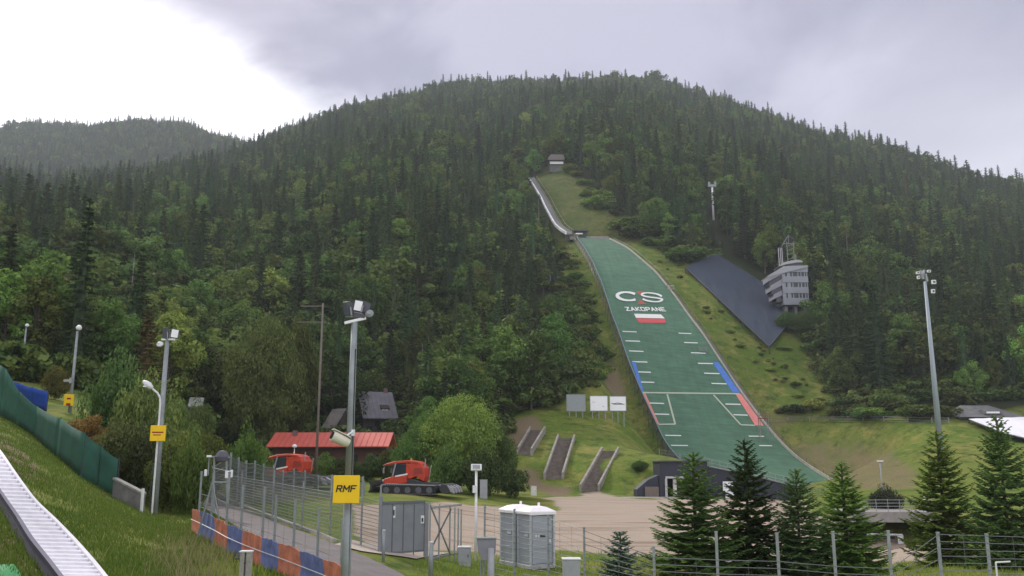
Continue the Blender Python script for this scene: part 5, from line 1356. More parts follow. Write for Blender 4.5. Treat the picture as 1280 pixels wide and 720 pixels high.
cab(664, 670.5, 608, 622, 101, 'narrow white cabinet at the edge of the gravel yard', pwhite)
p = px(608, 672, 27); g = ground(p.x, 27); e = thing('meter_box', 'grey tapered meter box mounted on posts in front of the gravel yard', 'meter box', (p.x, 27, g)); z0 = ZC+qv(700)*27-g; z1 = ZC+qv(673)*27-g
b = MB(); b.prism([(-.27, z1), (.29, z1), (.27, z0+.2), (.12, z0), (-.12, z0), (-.25, z0+.3)], -.15, .15); build('box', b, mat('meter_grey', (.22, .22, .25), .6), e, bevel=.01)
b = MB(); b.box((0, 0, z1+.02), (.6, .36, .03)); build('lid', b, galp, e)
for x in (-.16, -.08): b = MB(); b.tube((x, 0, -.2), (x, 0, z0), .025, n=6); build('leg', b, galp, e)
b = MB(); b.tube((.14, -.12, -.2), (.14, -.12, z0+.35), .10, n=12); build('pipe', b, lgr, e, smooth=True)
p = hit(1252, 720+14, 8) if False else gat(1258, 24, 745); h = ZC+qv(702)*24-p.z; e = thing('pipe_bracket', 'white angled pipe bracket in front of the fence at bottom right', 'bracket', tuple(p))
b = MB(); b.path([(-.12, 0, -.1), (-.12, 0, h-.02), (.26, 0, h)], .022, 8); build('pipe', b, pwhite, e)
# ================================================================== SNOW GROOMERS
rd = mat('groomer_red', (.62, .06, .022), .45, scale=1.6, col2=(.40, .045, .025), spec=.4, bump=.08); ggl = mat('groomer_glass', (.03, .04, .05), .12); trk = mat('track_rubber', (.018, .018, .02), .8); tm = mat('track_metal', (.34, .34, .35), .5, metal=.4)
def groomer(loc, rz, label):
    e = thing('snow_groomer', label, 'snow groomer', tuple(loc), rz, 'orange-red snow groomers parked by the fence')
    # local +X is forwards
    for s in (-1, 1):
        b = MB(); y0_, y1_ = (s*1.45-.5, s*1.45+.5); prof_ = [(-2.5, .30), (-2.2, .05), (2.0, .05), (2.45, .35), (2.35, .70), (1.9, .82), (-2.1, .72), (-2.5, .55)]
        b.prism(prof_, y0_, y1_); tr = build('track', b, trk, e, bevel=.04)
        b = MB()
        for k in range(26): x = -2.4+k*.19; b.box((x, s*1.45, .02), (.05, 1.04, .10)); b.box((x, s*1.45, .79 - (0.0 if x > -.5 else .03)), (.05, 1.04, .07))
        build('grouser', b, tm, tr)
        b = MB(); b.prism([(-2.45, .74), (1.9, .87), (2.3, .76), (2.32, .84), (1.9, .95), (-2.45, .82)], s*1.98-.03, s*1.98+.03); build('mudguard', b, tm, e)
        for k in range(5):
            b = MB(); x = -1.9+k*.95; b.tube((x, s*1.96, .36), (x, s*2.0, .36), .27, n=14); build('wheel', b, mat('wheel_grey', (.10, .10, .11), .6), tr)
    b = MB(); b.prism([(2.35, .85), (2.2, 1.25), (1.2, 1.32), (.5, 1.35), (-.4, 1.25), (-1.2, 1.0), (-2.4, .95), (-2.4, .55), (2.1, .55)], -.95, .95); build('chassis', b, dsteel, e, bevel=.04)
    b = MB(); b.prism([(2.45, .92), (2.35, 1.28), (1.6, 1.5), (.3, 1.7), (.3, .95), (1.6, .82)], -1.15, 1.15); build('front_hood', b, rd, e, bevel=.06)
    b = MB(); b.prism([(1.35, 1.45), (.25, 1.65), (.25, 1.78), (1.35, 1.58)], -1.17, 1.17); build('stripe', b, mat('groomer_white', (.75, .73, .72), .4), e)
    # cab
    b = MB(); b.prism([(1.55, 1.5), (1.75, 2.45), (1.25, 2.6), (.35, 2.6), (.32, 1.62)], -1.0, 1.0); build('cab_glass', b, ggl, e, bevel=.05)
    b = MB(); b.prism([(2.55, 2.42), (2.2, 2.62), (1.4, 2.82), (.3, 2.9), (-.6, 2.8), (-1.0, 2.55), (-.4, 2.62), (.3, 2.68), (1.6, 2.58)], -1.08, 1.08); build('cab_roof', b, rd, e, bevel=.05)
    for s in (-1, 1):
        b = MB(); b.tube((1.62, s*1.03, 1.5), (1.35, s*1.03, 2.65), .07, n=6); build('cab_pillar', b, tm, e)
        b = MB(); b.box((.32, s*1.03, 2.1), (.16, .08, 1.1)); build('cab_pillar', b, rd, e)
        b = MB(); b.box((2.35, s*1.3, 2.0), (.08, .28, .45)); b.tube((2.3, s*1.0, 2.35), (2.35, s*1.3, 2.2), .025, n=5); build('mirror', b, galp, e)
        b = MB(); b.lathe([(.0, 0), (.09, .02), (.10, .08), (0, .1)], M=M_at((2.45, s*.85, 1.15), 0, 0, math.pi/2), n=10); build('headlight', b, lampw, e)
    b = MB(); b.prism([(.3, 1.3), (.28, 2.55), (-.3, 2.72), (-.9, 2.6), (-1.25, 2.2), (-1.32, 1.5), (-1.15, 1.05), (-.5, 1.5), (0, 1.3)], -1.05, 1.05); build('engine_cover', b, rd, e, bevel=.07)
    b = MB(); b.prism([(-.25, 1.65), (-.35, 2.25), (-1.0, 2.2), (-1.1, 1.75)], -1.075, -1.052); b.prism([(-.25, 1.65), (-.35, 2.25), (-1.0, 2.2), (-1.1, 1.75)], 1.052, 1.075); build('side_vent', b, mat('groomer_dark_red', (.28, .03, .02), .5), e)
    b = MB(); b.prism([(-.05, 1.95), (-.05, 2.2), (-.3, 2.15), (-.2, 1.85)], -1.09, -1.077); build('emblem', b, mat('groomer_white', (.75, .73, .72), .4), e)
    b = MB(); b.tube((-1.15, .5, 2.2), (-1.2, .5, 3.05), .05, n=8); b.tube((-1.3, -.6, 1.3), (-1.5, -.6, 2.5), .04, n=6); build('exhaust', b, tm, e)
    b = MB(); b.lathe([(0, 0), (.09, .01), (.08, .12), (0, .16)], (.2, 0, 2.9), 10); build('beacon', b, mat('beacon_orange', (.7, .25, .02), .3), e)
    # blade
    b = MB(); b.prism([(3.35, .15), (3.15, .35), (3.1, .8), (3.3, 1.15), (3.42, 1.1), (3.25, .78), (3.28, .4), (3.45, .2)], -2.3, 2.3); bl_ = build('blade', b, mat('blade_black', (.03, .03, .035), .5), e)
    b = MB(); b.tube((2.2, .6, .6), (3.15, .8, .6), .09, n=6); b.tube((2.2, -.6, .6), (3.15, -.8, .6), .09, n=6); b.tube((2.2, 0, 1.0), (3.15, 0, 1.0), .06, n=6); build('push_arm', b, dsteel, bl_)
    # tiller
    b = MB(); b.prism([(-3.0, .1), (-2.8, .55), (-3.0, .9), (-3.5, .8), (-3.75, .35), (-3.6, .05)], -2.2, 2.2); tl = build('tiller', b, mat('blade_black', (.03, .03, .035), .5), e, bevel=.03)
    b = MB(); b.tube((-2.2, .5, .7), (-3.0, .5, .8), .08, n=6); b.tube((-2.2, -.5, .7), (-3.0, -.5, .8), .08, n=6); build('tiller_arm', b, tm, tl)
    for y in (-1.9, -.7, .7, 1.9): b = MB(); b.prism([(-3.72, .3), (-3.5, .78), (-3.95, .55), (-4.1, .1)], y-.25, y+.25); build('tiller_flap', b, mat('flap_grey', (.30, .30, .32), .6), tl)
    return e
gr_ = gat(516, 80, 613); groomer((gr_.x, gr_.y, gr_.z), math.radians(173), 'orange-red snow groomer parked right of the RMF sign pole')
gr_ = gat(368, 84, 605); groomer((gr_.x, gr_.y, gr_.z+.25), math.radians(167), 'orange-red snow groomer parked behind the dense grey fence')
# ================================================================== BUILDINGS
def bx(u0, u1, v0, v1, d, o, dep=1., yo=0.):
    a, c = px(u0, v1, d), px(u1, v0, d); return ((a.x+c.x)/2-o[0], d+yo+dep/2-o[1], (a.z+c.z)/2-o[2]), (abs(c.x-a.x), dep, abs(c.z-a.z))
dkw = mat('dark_timber', (.045, .035, .03), .85, var=.3, scale=2)
# red-roofed building
a, c = px(334, 590, 110), px(489, 590, 112); g = ground((a.x+c.x)/2, 111); O = ((a.x+c.x)/2, 110, g-.3); Wd = c.x-a.x
e = thing('long_building', 'long low building with a red metal roof behind the snow groomers', 'building', O)
zr = ZC+qv(541)*110-O[2]; ze = ZC+qv(558)*110-O[2]
b = MB(); b.box((0, 3, ze/2), (Wd*.94, 5.4, ze)); build('wall', b, mat('red_brown_wall', (.09, .04, .035), .85, var=.2, scale=.6), e)
b = MB(); b.prism([(-.9, ze-.1), (3.1, zr), (7.2, ze-.1), (7.2, ze+.02), (3.1, zr+.14), (-.9, ze+.02)], -Wd/2, Wd/2, ax='x'); rr = build('roof', b, mat('red_roof', (.52, .10, .07), .6, var=.12, scale=.5), e)
for k in range(22): b = MB() if k == 0 else b; b.prism([(-.92, ze+.02), (3.1, zr+.14), (3.1, zr+.19), (-.92, ze+.07)], -Wd/2+k*Wd/21-.025, -Wd/2+k*Wd/21+.025, ax='x')
build('roof_seam', b, mat('red_roof2', (.44, .085, .06), .6), rr)
for u in (349, 372, 384, 440, 468): 
    x = (u-411.5)*.1; b = MB(); b.box((x, .28, ze*.55), (1.3, .06, 1.2)); w_ = build('window', b, mat('window_dark', (.02, .022, .025), .15), e)
    b = MB(); b.box((x, .24, ze*.55+.63), (1.45, .08, .08)); b.box((x, .24, ze*.55-.63), (1.45, .08, .08)); b.box((x-.69, .24, ze*.55), (.08, .08, 1.2)); b.box((x+.69, .24, ze*.55), (.08, .08, 1.2)); b.box((x, .24, ze*.55), (.05, .08, 1.2)); build('frame', b, dkw, w_)
b = MB(); b.box((-4.2, .2, ze*.45), (1.0, .1, 2.1)); build('door', b, dkw, e)
for x in (-4.8, 2.2): b = MB(); b.box((x, 2.2, zr-.1), (.5, .5, .9)); build('chimney', b, mat('chimney', (.16, .10, .09), .9), rr)
# garden lamp in front
e, zt = pole(367.5, 575, 100, 560, .05, .04, 'small white globe lamp in front of the red-roofed building', kind='garden_lamp', m=pwhite, grp=None, cat='lamp')
b = MB(); b.lathe([(0, 0), (.25, .08), (.28, .25), (.12, .4), (0, .42)], (0, 0, zt), 10); build('lamp_head', b, lampw, e)
# dark house
def gable_house(name, label, u0, u1, vr, ve, d, zb_extra, roofm, wallm, dep=6., cat='house', yaw=0.):
    c = px((u0+u1)/2, ve, d); g = ground(c.x, d)-.5; W = (u1-u0)*d/F; ze = ZC+qv(ve)*d-g; zr = ZC+qv(vr)*d-g
    e = thing(name, label, cat, (c.x, d, g), yaw)
    b = MB(); b.box((0, dep/2, ze/2), (W*.9, dep, ze)); b.prism([(0.1, ze), (dep/2, zr-.15), (dep-.1, ze)], -W*.45, W*.45, ax='x'); build('wall', b, wallm, e)
    b = MB(); b.prism([(-.7, ze-.25), (dep/2, zr), (dep+.7, ze-.25), (dep+.7, ze-.1), (dep/2, zr+.16), (-.7, ze-.1)], -W/2, W/2, ax='x'); r = build('roof', b, roofm, e)
    return e, r, ze, zr, W
mroof = mat('grey_metal_roof', (.13, .125, .14), .5, var=.25, scale=.8)
e, r, ze, zr, W = gable_house('house', 'dark timber house with a grey metal roof and a small dormer', 452, 497, 489, 522, 148, 0, mroof, dkw, 7, yaw=.42)
b = MB(); b.prism([(.6, ze+.4), (.6, ze+1.6), (1.5, ze+2.3), (2.6, ze+1.7), (2.6, ze+.5)], .3, 1.9, ax='x'); dm = build('dormer', b, dkw, r)
for x in (.75, 1.35): b = MB(); b.box((x, .56, ze+1.0), (.42, .06, .8)); build('window', b, mat('window_white', (.6, .62, .64), .3), dm)
b = MB()
for k in range(9): x = -W/2+W*k/8; b.prism([(-.72, ze-.1), (3.5, zr+.16), (3.5, zr+.2), (-.72, ze-.04)], x-.03, x+.03, ax='x')
build('roof_seam', b, mat('seam', (.12, .12, .13), .6), r)
for x, z in ((-1.6, 1.6), (0, 1.6), (1.6, 1.6), (-.4, ze-1)): b = MB(); b.box((x, -.03, z), (.8, .06, 1.0)); build('window', b, mat('window_dark', (.02, .022, .025), .15), e)
b = MB(); b.box((1.9, 3.6, zr+.2), (.6, .6, 1.2)); build('chimney', b, mat('chimney', (.16, .10, .09), .9), r)
e, r, ze, zr, W = gable_house('shed', 'small shed with a weathered brown-grey roof among the trees', 399, 421, 511, 540, 138, 0, mat('shed_roof', (.16, .145, .13), .9, var=.3, scale=1), dkw, 5, 'shed', -.5)
b = MB(); b.box((0, -.03, 1.2), (.9, .06, 1.9)); build('door', b, dkw, e)
e, r, ze, zr, W = gable_house('hut', 'small hut with a dull green-grey roof half hidden behind the left lamp posts', 236, 253, 497, 507, 100, 0, mat('hut_roof2', (.11, .13, .12), .7, var=.25, scale=1), mat('hut_wall2', (.10, .09, .08), .9), 4, 'hut', .3)
# right house with white roof
c = px(1238, 522, 176); g = ground(c.x, 176)-.5; O = (c.x, 176, g); ze = ZC+qv(521)*176-g; zr = ZC+qv(505)*176-g; k_ = 176/F
e = thing('lodge', 'low lodge with a grey hipped roof beside a sloping white roof at far right', 'building', O)
b = MB(); b.box((0, 4.5, ze/2), (12.5, 9, ze)); build('wall', b, mat('lodge_wall', (.06, .055, .05), .9), e)
b = MB(); x0, x1, y0_, y1_ = -39*k_, 42*k_, -1, 10; A_ = [(x0, y0_, ze-.1), (x1, y0_, ze-.1), (x1, y1_, ze-.1), (x0, y1_, ze-.1)]; Rg = [(-22*k_, 4.5, zr), (14*k_, 4.5, zr)]
b.face([A_[0], A_[1], Rg[1], Rg[0]]); b.face([A_[1], A_[2], Rg[1]]); b.face([A_[2], A_[3], Rg[0], Rg[1]]); b.face([A_[3], A_[0], Rg[0]]); b.face(A_[::-1]); rf = build('roof', b, mat('lodge_roof', (.13, .13, .13), .8, var=.3, scale=.6), e)
b = MB(); b.prism([(-.2, ze+.5), (-.2, ze+1.2), (.6, ze+1.5), (2.6, ze+1.3), (2.6, ze+.4)], -1.2, 2.2, ax='x'); dm = build('dormer', b, mat('lodge_roof', (.13, .13, .13), .8), rf)
b = MB(); b.box((.5, -.24, ze+.85), (2.6, .06, .35)); build('window', b, pwhite, dm)
A_, B_, C_, D_ = px(1211, 523.5, 174), px(1320, 520, 174), px(1320, 556, 150), px(1257, 541, 157)
e2 = thing('white_canopy', 'broad sloping white roof in front of the lodge at the right edge', 'roof', tuple(A_)); 
b = MB(); b.weld = True; nn_ = 12
tp_ = []
for i in range(nn_+1):
    row = []
    for j in range(5): s, t = i/nn_, j/4; p = (A_*(1-s)+B_*s)*(1-t)+(D_*(1-s)+C_*s)*t; row.append(p-A_+Vector((0, 0, .05*(i % 2))))
    tp_.append(row)
for i in range(nn_):
    for j in range(4): b.face([tp_[i][j], tp_[i][j+1], tp_[i+1][j+1], tp_[i+1][j]])
o = build('roof_sheet', b, mat('white_sheet', (.85, .84, .87), .5, var=.08, scale=.4), e2); sm = o.modifiers.new('thick', 'SOLIDIFY'); sm.thickness = .15
b = MB(); b.path([A_-A_-Vector((0, .1, .2)), D_-A_-Vector((0, .1, .25)), C_-A_-Vector((0, .1, .25))], .14, 6); build('edge_beam', b, dsteel, e2)
for P__ in (A_, D_, (D_+C_)/2, (A_+B_)/2): g = ground(P__.x, P__.y); b = MB(); b.tube((P__.x-A_.x, P__.y-A_.y, g-.5-A_.z), (P__.x-A_.x, P__.y-A_.y, P__.z-.1-A_.z), .12, n=6); build('support', b, dsteel, e2)
# black building at the foot of the slope
nvy = mat('navy_cladding', (.022, .025, .042), .6, var=.2, scale=.6)
O = tuple(px(850, 623, 105)); g = ground(O[0], 105); O = (O[0], 105, g)
e = thing('service_building', 'low black building with a pale framed doorway at the foot of the slope', 'building', O)
c_, s_ = bx(825, 884, 577, 596, 105, O, 5); b = MB(); b.box(c_, s_); c_, s_ = bx(825, 832, 596, 627, 105, O, 5); b.box(c_, s_); c_, s_ = bx(872, 884, 596, 627, 105, O, 5); b.box(c_, s_); c_, s_ = bx(832, 872, 596, 627, 109, O, 1); b.box(c_, s_); build('wall', b, nvy, e)
c_, s_ = bx(832, 876, 595.5, 598, 104.8, O, .3); b = MB(); b.box(c_, s_); c_, s_ = bx(832, 834, 598, 623, 104.8, O, .3); b.box(c_, s_); build('door_frame', b, mat('frame_grey', (.45, .44, .43), .7), e)
c_, s_ = bx(842, 845.5, 599, 623, 105.2, O, .3); b = MB(); b.box(c_, s_); build('pillar', b, mat('frame_pale', (.6, .58, .55), .7), e)
c_, s_ = bx(846, 870, 599, 623, 106.5, O, .1); b = MB(); b.box(c_, s_); build('door', b, mat('door_brown', (.05, .032, .03), .7), e)
c_, s_ = bx(823, 886, 575.6, 577, 104.7, O, 5.6); b = MB(); b.box(c_, s_); build('roof', b, mat('flat_roof', (.10, .10, .11), .9), e)
b = MB(); z_ = lambda v: ZC+qv(v)*105-g
x_ = lambda u: (u-850)*105/F
b.prism([(x_(825), 0), (x_(825), z_(594)), (x_(812), z_(600)), (x_(798), z_(612)), (x_(798), 0)], .2, 3); build('side_wing', b, nvy, e)
b = MB(); b.box((x_(816), 0, z_(615)), (1.6, .3, 1.2)); build('shutter', b, mat('shutter_brown', (.16, .13, .11), .8), e)
b = MB(); b.box((x_(825), -1.2, .06), (9, 2.2, .12)); build('step', b, conc, e)
wl = thing('retaining_wall', 'dark retaining wall whose top slopes down to the right of the black building', 'wall', (O[0]+x_(884), 106, g))
Lw = (990-884)*106/F
b = MB(); b.prism([(0, -1.5), (0, ZC+qv(582)*106-g), (Lw*.55, ZC+qv(594)*106-g), (Lw, ZC+qv(607)*106-g), (Lw, -1.5)], 0, .5); build('wall', b, nvy, wl)
b = MB(); b.path([(0, -.1, ZC+qv(582)*106-g), (Lw*.55, -.1, ZC+qv(594)*106-g), (Lw, -.1, ZC+qv(607)*106-g)], .10, 6); build('coping', b, mat('coping2', (.25, .27, .26), .8), wl)
b = MB()
for k in range(12): t = k/11; v = 582+25*t; zz__ = ZC+qv(v)*106-g; b.tube((Lw*t, .3, zz__), (Lw*t, .3, zz__+.9), .03, n=5)
b.path([(0, .3, ZC+qv(582)*106-g+.9), (Lw, .3, ZC+qv(607)*106-g+.9)], .03, 5); b.path([(0, .3, ZC+qv(582)*106-g+.45), (Lw, .3, ZC+qv(607)*106-g+.45)], .03, 5); build('railing', b, galv, wl)
e = thing('notice_board', 'white board on a white cabinet in front of the dark retaining wall', 'board', (O[0]+x_(909.5), 104.6, g)); 
b = MB(); b.box((0, 0, z_(607.5)), (1.45, .12, 1.05)); build('panel', b, mat('pure_white', (.78, .78, .80), .5), e); b = MB(); b.box((0, 0, z_(619)/1), (.95, .3, 1.1)); build('cabinet', b, mat('pure_white', (.78, .78, .8), .5), e)
# underpass / terrace on the right
O = (px(1115, 684, 74).x, 74, ground(px(1115, 684, 74).x, 74.)); gz_ = -3.0; O = (O[0], 74, gz_); k_ = 74/F; X_ = lambda u: (u-1115)*k_*1.02; Zv = lambda v: ZC+qv(v)*74-gz_
e = thing('underpass', 'grey concrete terrace deck over a dark underpass with a steel railing', 'underpass', O)
b = MB(); b.box(((X_(1072)+X_(1172))/2, 2.6, (Zv(640)+Zv(653))/2), (X_(1172)-X_(1072), 5.2, Zv(640)-Zv(653))); build('deck', b, mat('deck_concrete', (.27, .25, .24), .9, var=.2, scale=1.5), e)
b = MB(); b.box(((X_(1072)+X_(1172))/2, 5.0, Zv(653)/2-.3), (X_(1172)-X_(1072), .4, Zv(653)+.5))
for u in (1074, 1170): b.box((X_(u), 2.6, Zv(653)/2-.3), (.35, 5.0, Zv(653)+.5))
build('wall', b, mat('underpass_wall', (.03, .03, .045), .8), e)
b = MB(); b.box((X_(1105), 1.8, Zv(668)/2), (3.4, .2, Zv(668))); build('shutter', b, mat('shutter_dark', (.02, .022, .035), .7), e)
b = MB(); z = Zv(624)
for v in (625, 629, 633, 637): b.tube((X_(1072), .15, Zv(v)), (X_(1172), .15, Zv(v)), .022, n=5)
build('rail', b, galv, e)
for k in range(8): b = MB(); u = 1073+14*k; b.tube((X_(u), .15, Zv(640)), (X_(u), .15, Zv(624)), .028, n=6); build('railing_post', b, galv, e)
b = MB(); b.path([(X_(1090), .6, Zv(668.5)), (X_(1132), .6, Zv(669.5)), (X_(1132), .6, Zv(685))], .09, 4); b.box((X_(1129), .62, Zv(677)), (.35, .1, 1.0)); build('door_frame', b, mat('frame_white', (.6, .6, .62), .6), e)
p = gat(1149, 77, 636); e = thing('hydrant', 'slim white hydrant post at the right end of the terrace railing', 'hydrant', (p.x, 75.5, ZC+qv(640)*75.5)); b = MB(); b.tube((0, 0, 0), (0, 0, .75), .13, .11, 10); b.tube((0, 0, 1.0), (0, 0, 1.5), .07, .05, 8); build('barrel', b, pwhite, e); b = MB(); b.lathe([(.11, .75), (.2, .8), (.2, .95), (.05, 1.05)], n=10); b.tube((-.28, 0, .87), (.28, 0, .87), .07, n=8); build('cap', b, pwhite, e)
# ================================================================== STAIRWAYS, BILLBOARDS
stc = mat('stair_timber', (.155, .13, .11), .9, var=.3, scale=1.5); swall = mat('stair_wall', (.27, .25, .21), .9, var=.3, scale=1.2)
def stairway(b0, b1, t0, t1, label, wl=None):
    """b0,b1: pixels of the bottom-left/right; t0,t1 top-left/right"""
    Bl, Br, Tl, Tr = hit(*b0), hit(*b1), hit(*t0), hit(*t1)
    e = thing('stairway', label, 'stairway', tuple(Bl), 0, 'wooden stairways up the grass bank'); o0 = Bl.copy(); n_ = 24; b = MB()
    for i in range(n_):
        t0_, t1_ = i/n_, (i+1)/n_; zt_ = max(Bl.z, Br.z)*(1-t1_)+max(Tl.z, Tr.z)*t1_+.25; zb_ = zt_-1.6
        q = [Bl*(1-t0_)+Tl*t0_, Br*(1-t0_)+Tr*t0_, Br*(1-t1_)+Tr*t1_, Bl*(1-t1_)+Tl*t1_]
        tq = [Vector((p.x, p.y, zt_))-o0 for p in q]; bq = [Vector((p.x, p.y, zb_))-o0 for p in q]; b.face(tq)
        for k in range(4): b.face([bq[k], bq[(k+1) % 4], tq[(k+1) % 4], tq[k]])
    build('steps', b, stc, e)
    for A__, T__, sg in ((Bl, Tl, -1), (Br, Tr, 1)):
        b = MB(); d = (T__-A__).to_2d().normalized(); pr_ = None; zf0, zf1 = max(Bl.z, Br.z), max(Tl.z, Tr.z)
        sx = Vector((-d.y, d.x, 0))*(.14 if sg < 0 else -.14)
        for i in range(9):
            t = i/8; p = A__*(1-t)+T__*t; z = zf0*(1-t)+zf1*t; q = [Vector((p.x, p.y, z-1.6)), Vector((p.x, p.y, z+.85)), Vector((p.x+sx.x*2, p.y+sx.y*2, z+.85)), Vector((p.x+sx.x*2, p.y+sx.y*2, z-1.6))]; q = [v_-o0 for v_ in q]
            if pr_:
                for k in range(4): b.face([pr_[k], pr_[(k+1) % 4], q[(k+1) % 4], q[k]])
            else: b.face(q)
            pr_ = q
        b.face(pr_[::-1]); build('side_wall', b, swall, e)
    return e
stairway((727,616),(747,614),(754,566),(772,566), 'rightmost stairway, nearest the black building')
stairway((682,600),(702,599),(699,550),(717,550), 'middle stairway of the three on the grass bank')
stairway((648,568),(663,570),(664,540),(680,541), 'leftmost stairway, partly hidden by the big tree')
def billboard(u0, u1, v0, v1, d, m, label, mark=False):
    c = px((u0+u1)/2, (v0+v1)/2, d); w, h = (u1-u0)*d/F, (v1-v0)*d/F; g = ground(c.x, d)
    e = thing('billboard', label, 'billboard', (c.x, d, g), .06, 'billboards on the grass bank'); z = c.z-g
    b = MB(); b.box((0, 0, z), (w, .12, h)); build('panel', b, m, e)
    b = MB()
    for zz__ in (z-h/2, z+h/2): b.box((0, .02, zz__), (w+.12, .2, .1))
    for x in (-w/2, w/2): b.box((x, .02, z), (.1, .2, h)); 
    build('frame', b, galp, e)
    for x in (-w*.36, 0, w*.36): b = MB(); b.box((x, .12, (z-h/2)/2-.3), (.12, .12, z-h/2+.6)); build('post', b, galp, e); 
    for x in (-w*.36, w*.36): b = MB(); b.tube((x, .12, z*.7), (x, 1.8, -.2), .05, n=5); build('brace', b, galp, e)
    if mark:
        b = MB(); pts_ = [(-w*.38, .02), (-w*.2, -.02), (-w*.05, .12), (w*.1, .06), (w*.3, -.08), (w*.4, -.14)]
        b.path([(x, -.075, z+q) for x, q in pts_], .06, 5); b.box((w*.02, -.07, z-.1), (w*.6, .02, .12)); build('print', b, mat('print_dark', (.10, .10, .14), .6), e)
    elif m is not mats_grey:
        b = MB(); b.box((w*.25, -.07, z-.5), (.25, .02, .2)); b.box((-w*.3, -.07, z+.2), (.5, .02, .08)); build('print', b, mat('print_faint', (.5, .5, .54), .6), e)
mats_grey = mat('board_grey', (.27, .30, .31), .7, var=.08); bwh = mat('board_white', (.86, .86, .88), .6, var=.05)
billboard(708.5, 731.5, 493.5, 513.5, 149, mats_grey, 'plain grey billboard, leftmost of the three by the slope')
billboard(737.5, 759.5, 495, 513.5, 150, bwh, 'nearly blank white billboard in the middle of the three')
billboard(762, 782.5, 495.5, 513.5, 151, bwh, 'white billboard with a dark printed line, nearest the slope', True)
# crest fence over the grass bank
cf = [(824,562,124),(850,570,122),(880,578,121),(910,586,120),(940,593,120),(970,600,120),(1000,606,121),(1030,611,123)]
bs = []; 
for u, v, d in cf: x = ray(u, v)[0]*d; bs.append(Vector((x, d, ground(x, d))))
fence('safety_net_fence', 'low pale net fence along the crest of the grass bank below the slope', bs, [max(.9, topz(p, u, v)) for (u, v, d), p in zip(cf, bs)], mesh_h=[max(.8, topz(p, u, v)*.98) for (u, v, d), p in zip(cf, bs)], rows=.3, cols=.5, wr=.022, postr=.04)
cf = [(958,523,186),(985,522,188),(1012,522,188),(1040,522,188),(1079,522,187),(1105,522,186),(1135,523,184),(1165,524,180),(1186,524,178)]
bs = [hit(u, v+5, 140) for u, v, d in cf]
fence('wooden_fence', 'long low rail fence along the top edge of the right grass bank', bs, [1.1]*9, mesh_h=[1.0]*9, rows=.5, cols=30, wr=.04, postr=.08, pm=wood)
# ================================================================== GRANDSTAND COVER, TOWER
P4 = [px(857, 334, 268), px(894, 316.5, 284), px(1002, 384, 252), px(962, 433, 228)]
e = thing('grandstand_cover', 'large dark slate-blue sloping cover over the grandstand beside the judges tower', 'grandstand', tuple(P4[3])); o0 = P4[3].copy()
b = MB(); b.weld = True; n1_, n2_ = 14, 8; gridp = []
for i in range(n1_+1):
    row = []
    for j in range(n2_+1): s, t = i/n1_, j/n2_; p = (P4[3]*(1-s)+P4[0]*s)*(1-t)+(P4[2]*(1-s)+P4[1]*s)*t; row.append(p-o0+Vector((0, 0, .12*math.sin(i*2.4)*math.sin(j*1.7))))
    gridp.append(row)
for i in range(n1_):
    for j in range(n2_): b.face([gridp[i][j], gridp[i][j+1], gridp[i+1][j+1], gridp[i+1][j]])
o = build('cover', b, mat('slate_cover', (.028, .040, .064), .75, var=.12, scale=.12, bump=.2, bscale=.8), e); sm = o.modifiers.new('thick', 'SOLIDIFY'); sm.thickness = .35
b = MB(); b.path([P4[3]-o0, P4[0]-o0], .2, 6); b.path([P4[3]-o0, P4[2]-o0], .2, 6); b.path([P4[2]-o0, P4[1]-o0], .2, 6); build('edge_beam', b, mat('cover_edge', (.03, .04, .06), .7), e)
for i in range(0, n1_+1, 2):
    for j in (0, n2_):
        p = gridp[i][j]+o0; g = ground(p.x, p.y)
        if p.z-g > .3: b = MB(); b.tube((p.x-o0.x, p.y-o0.y, g-.5-o0.z), p-o0-Vector((0, 0, .1)), .15, n=6); build('support', b, dsteel, e)
twr = mat('tower_grey', (.24, .25, .28), .7, var=.15, scale=.4, bump=.1); twd = mat('tower_glass', (.025, .03, .035), .2)
dT = 246.; k_ = dT/F; p = px(997, 382, dT); gz_ = ground(p.x, dT); O = (p.x, dT, p.z)
e = thing('judges_tower', 'grey three-storey judges tower with banded balconies and antennas on the roof', 'tower', O)
def T3(u, v, y=0.): return Vector(((u-997)*k_, y, (382-v)*k_))
def storey(vt, vb, ul, ur, m, name, inset=0., y0_=0.):   # block with chamfered wing that runs back and down to the left
    b = MB(); zt_, zb_ = (382-vt)*k_, (382-vb)*k_; xl, xr = (ul-997)*k_+inset, (ur-997)*k_-inset
    fr = [(xl, y0_+inset), (xr, y0_+inset), (xr, y0_+6), (xl, y0_+6)]
    b.prism([(x, y) for x, y in fr], zb_, zt_, ax='z'); return b
fl = [(332, 338.5, 'parapet'), (338.5, 344, 'windows'), (344, 352, 'parapet'), (352, 358, 'windows'), (358, 366, 'parapet'), (366, 372, 'windows'), (372, 381, 'parapet')]
for k, (vt, vb, kind) in enumerate(fl):
    if kind == 'parapet':
        b = storey(vt, vb, 979.5, 1013-k*.15, twr, kind); build('balcony', b, twr, e, bevel=.05)
    else:
        b = storey(vt, vb, 980.5, 1012, twd, kind, .35); w = build('window_band', b, twd, e)
        for u in (981.5, 988, 993, 1000, 1004, 1008.5, 1011.5): b = MB(); b.box(((u-997)*k_, .25, (382-(vt+vb)/2)*k_), (.28 if u not in (988, 981.5) else 1.0, .25, (vb-vt)*k_+.02)); build('mullion', b, twr, w)
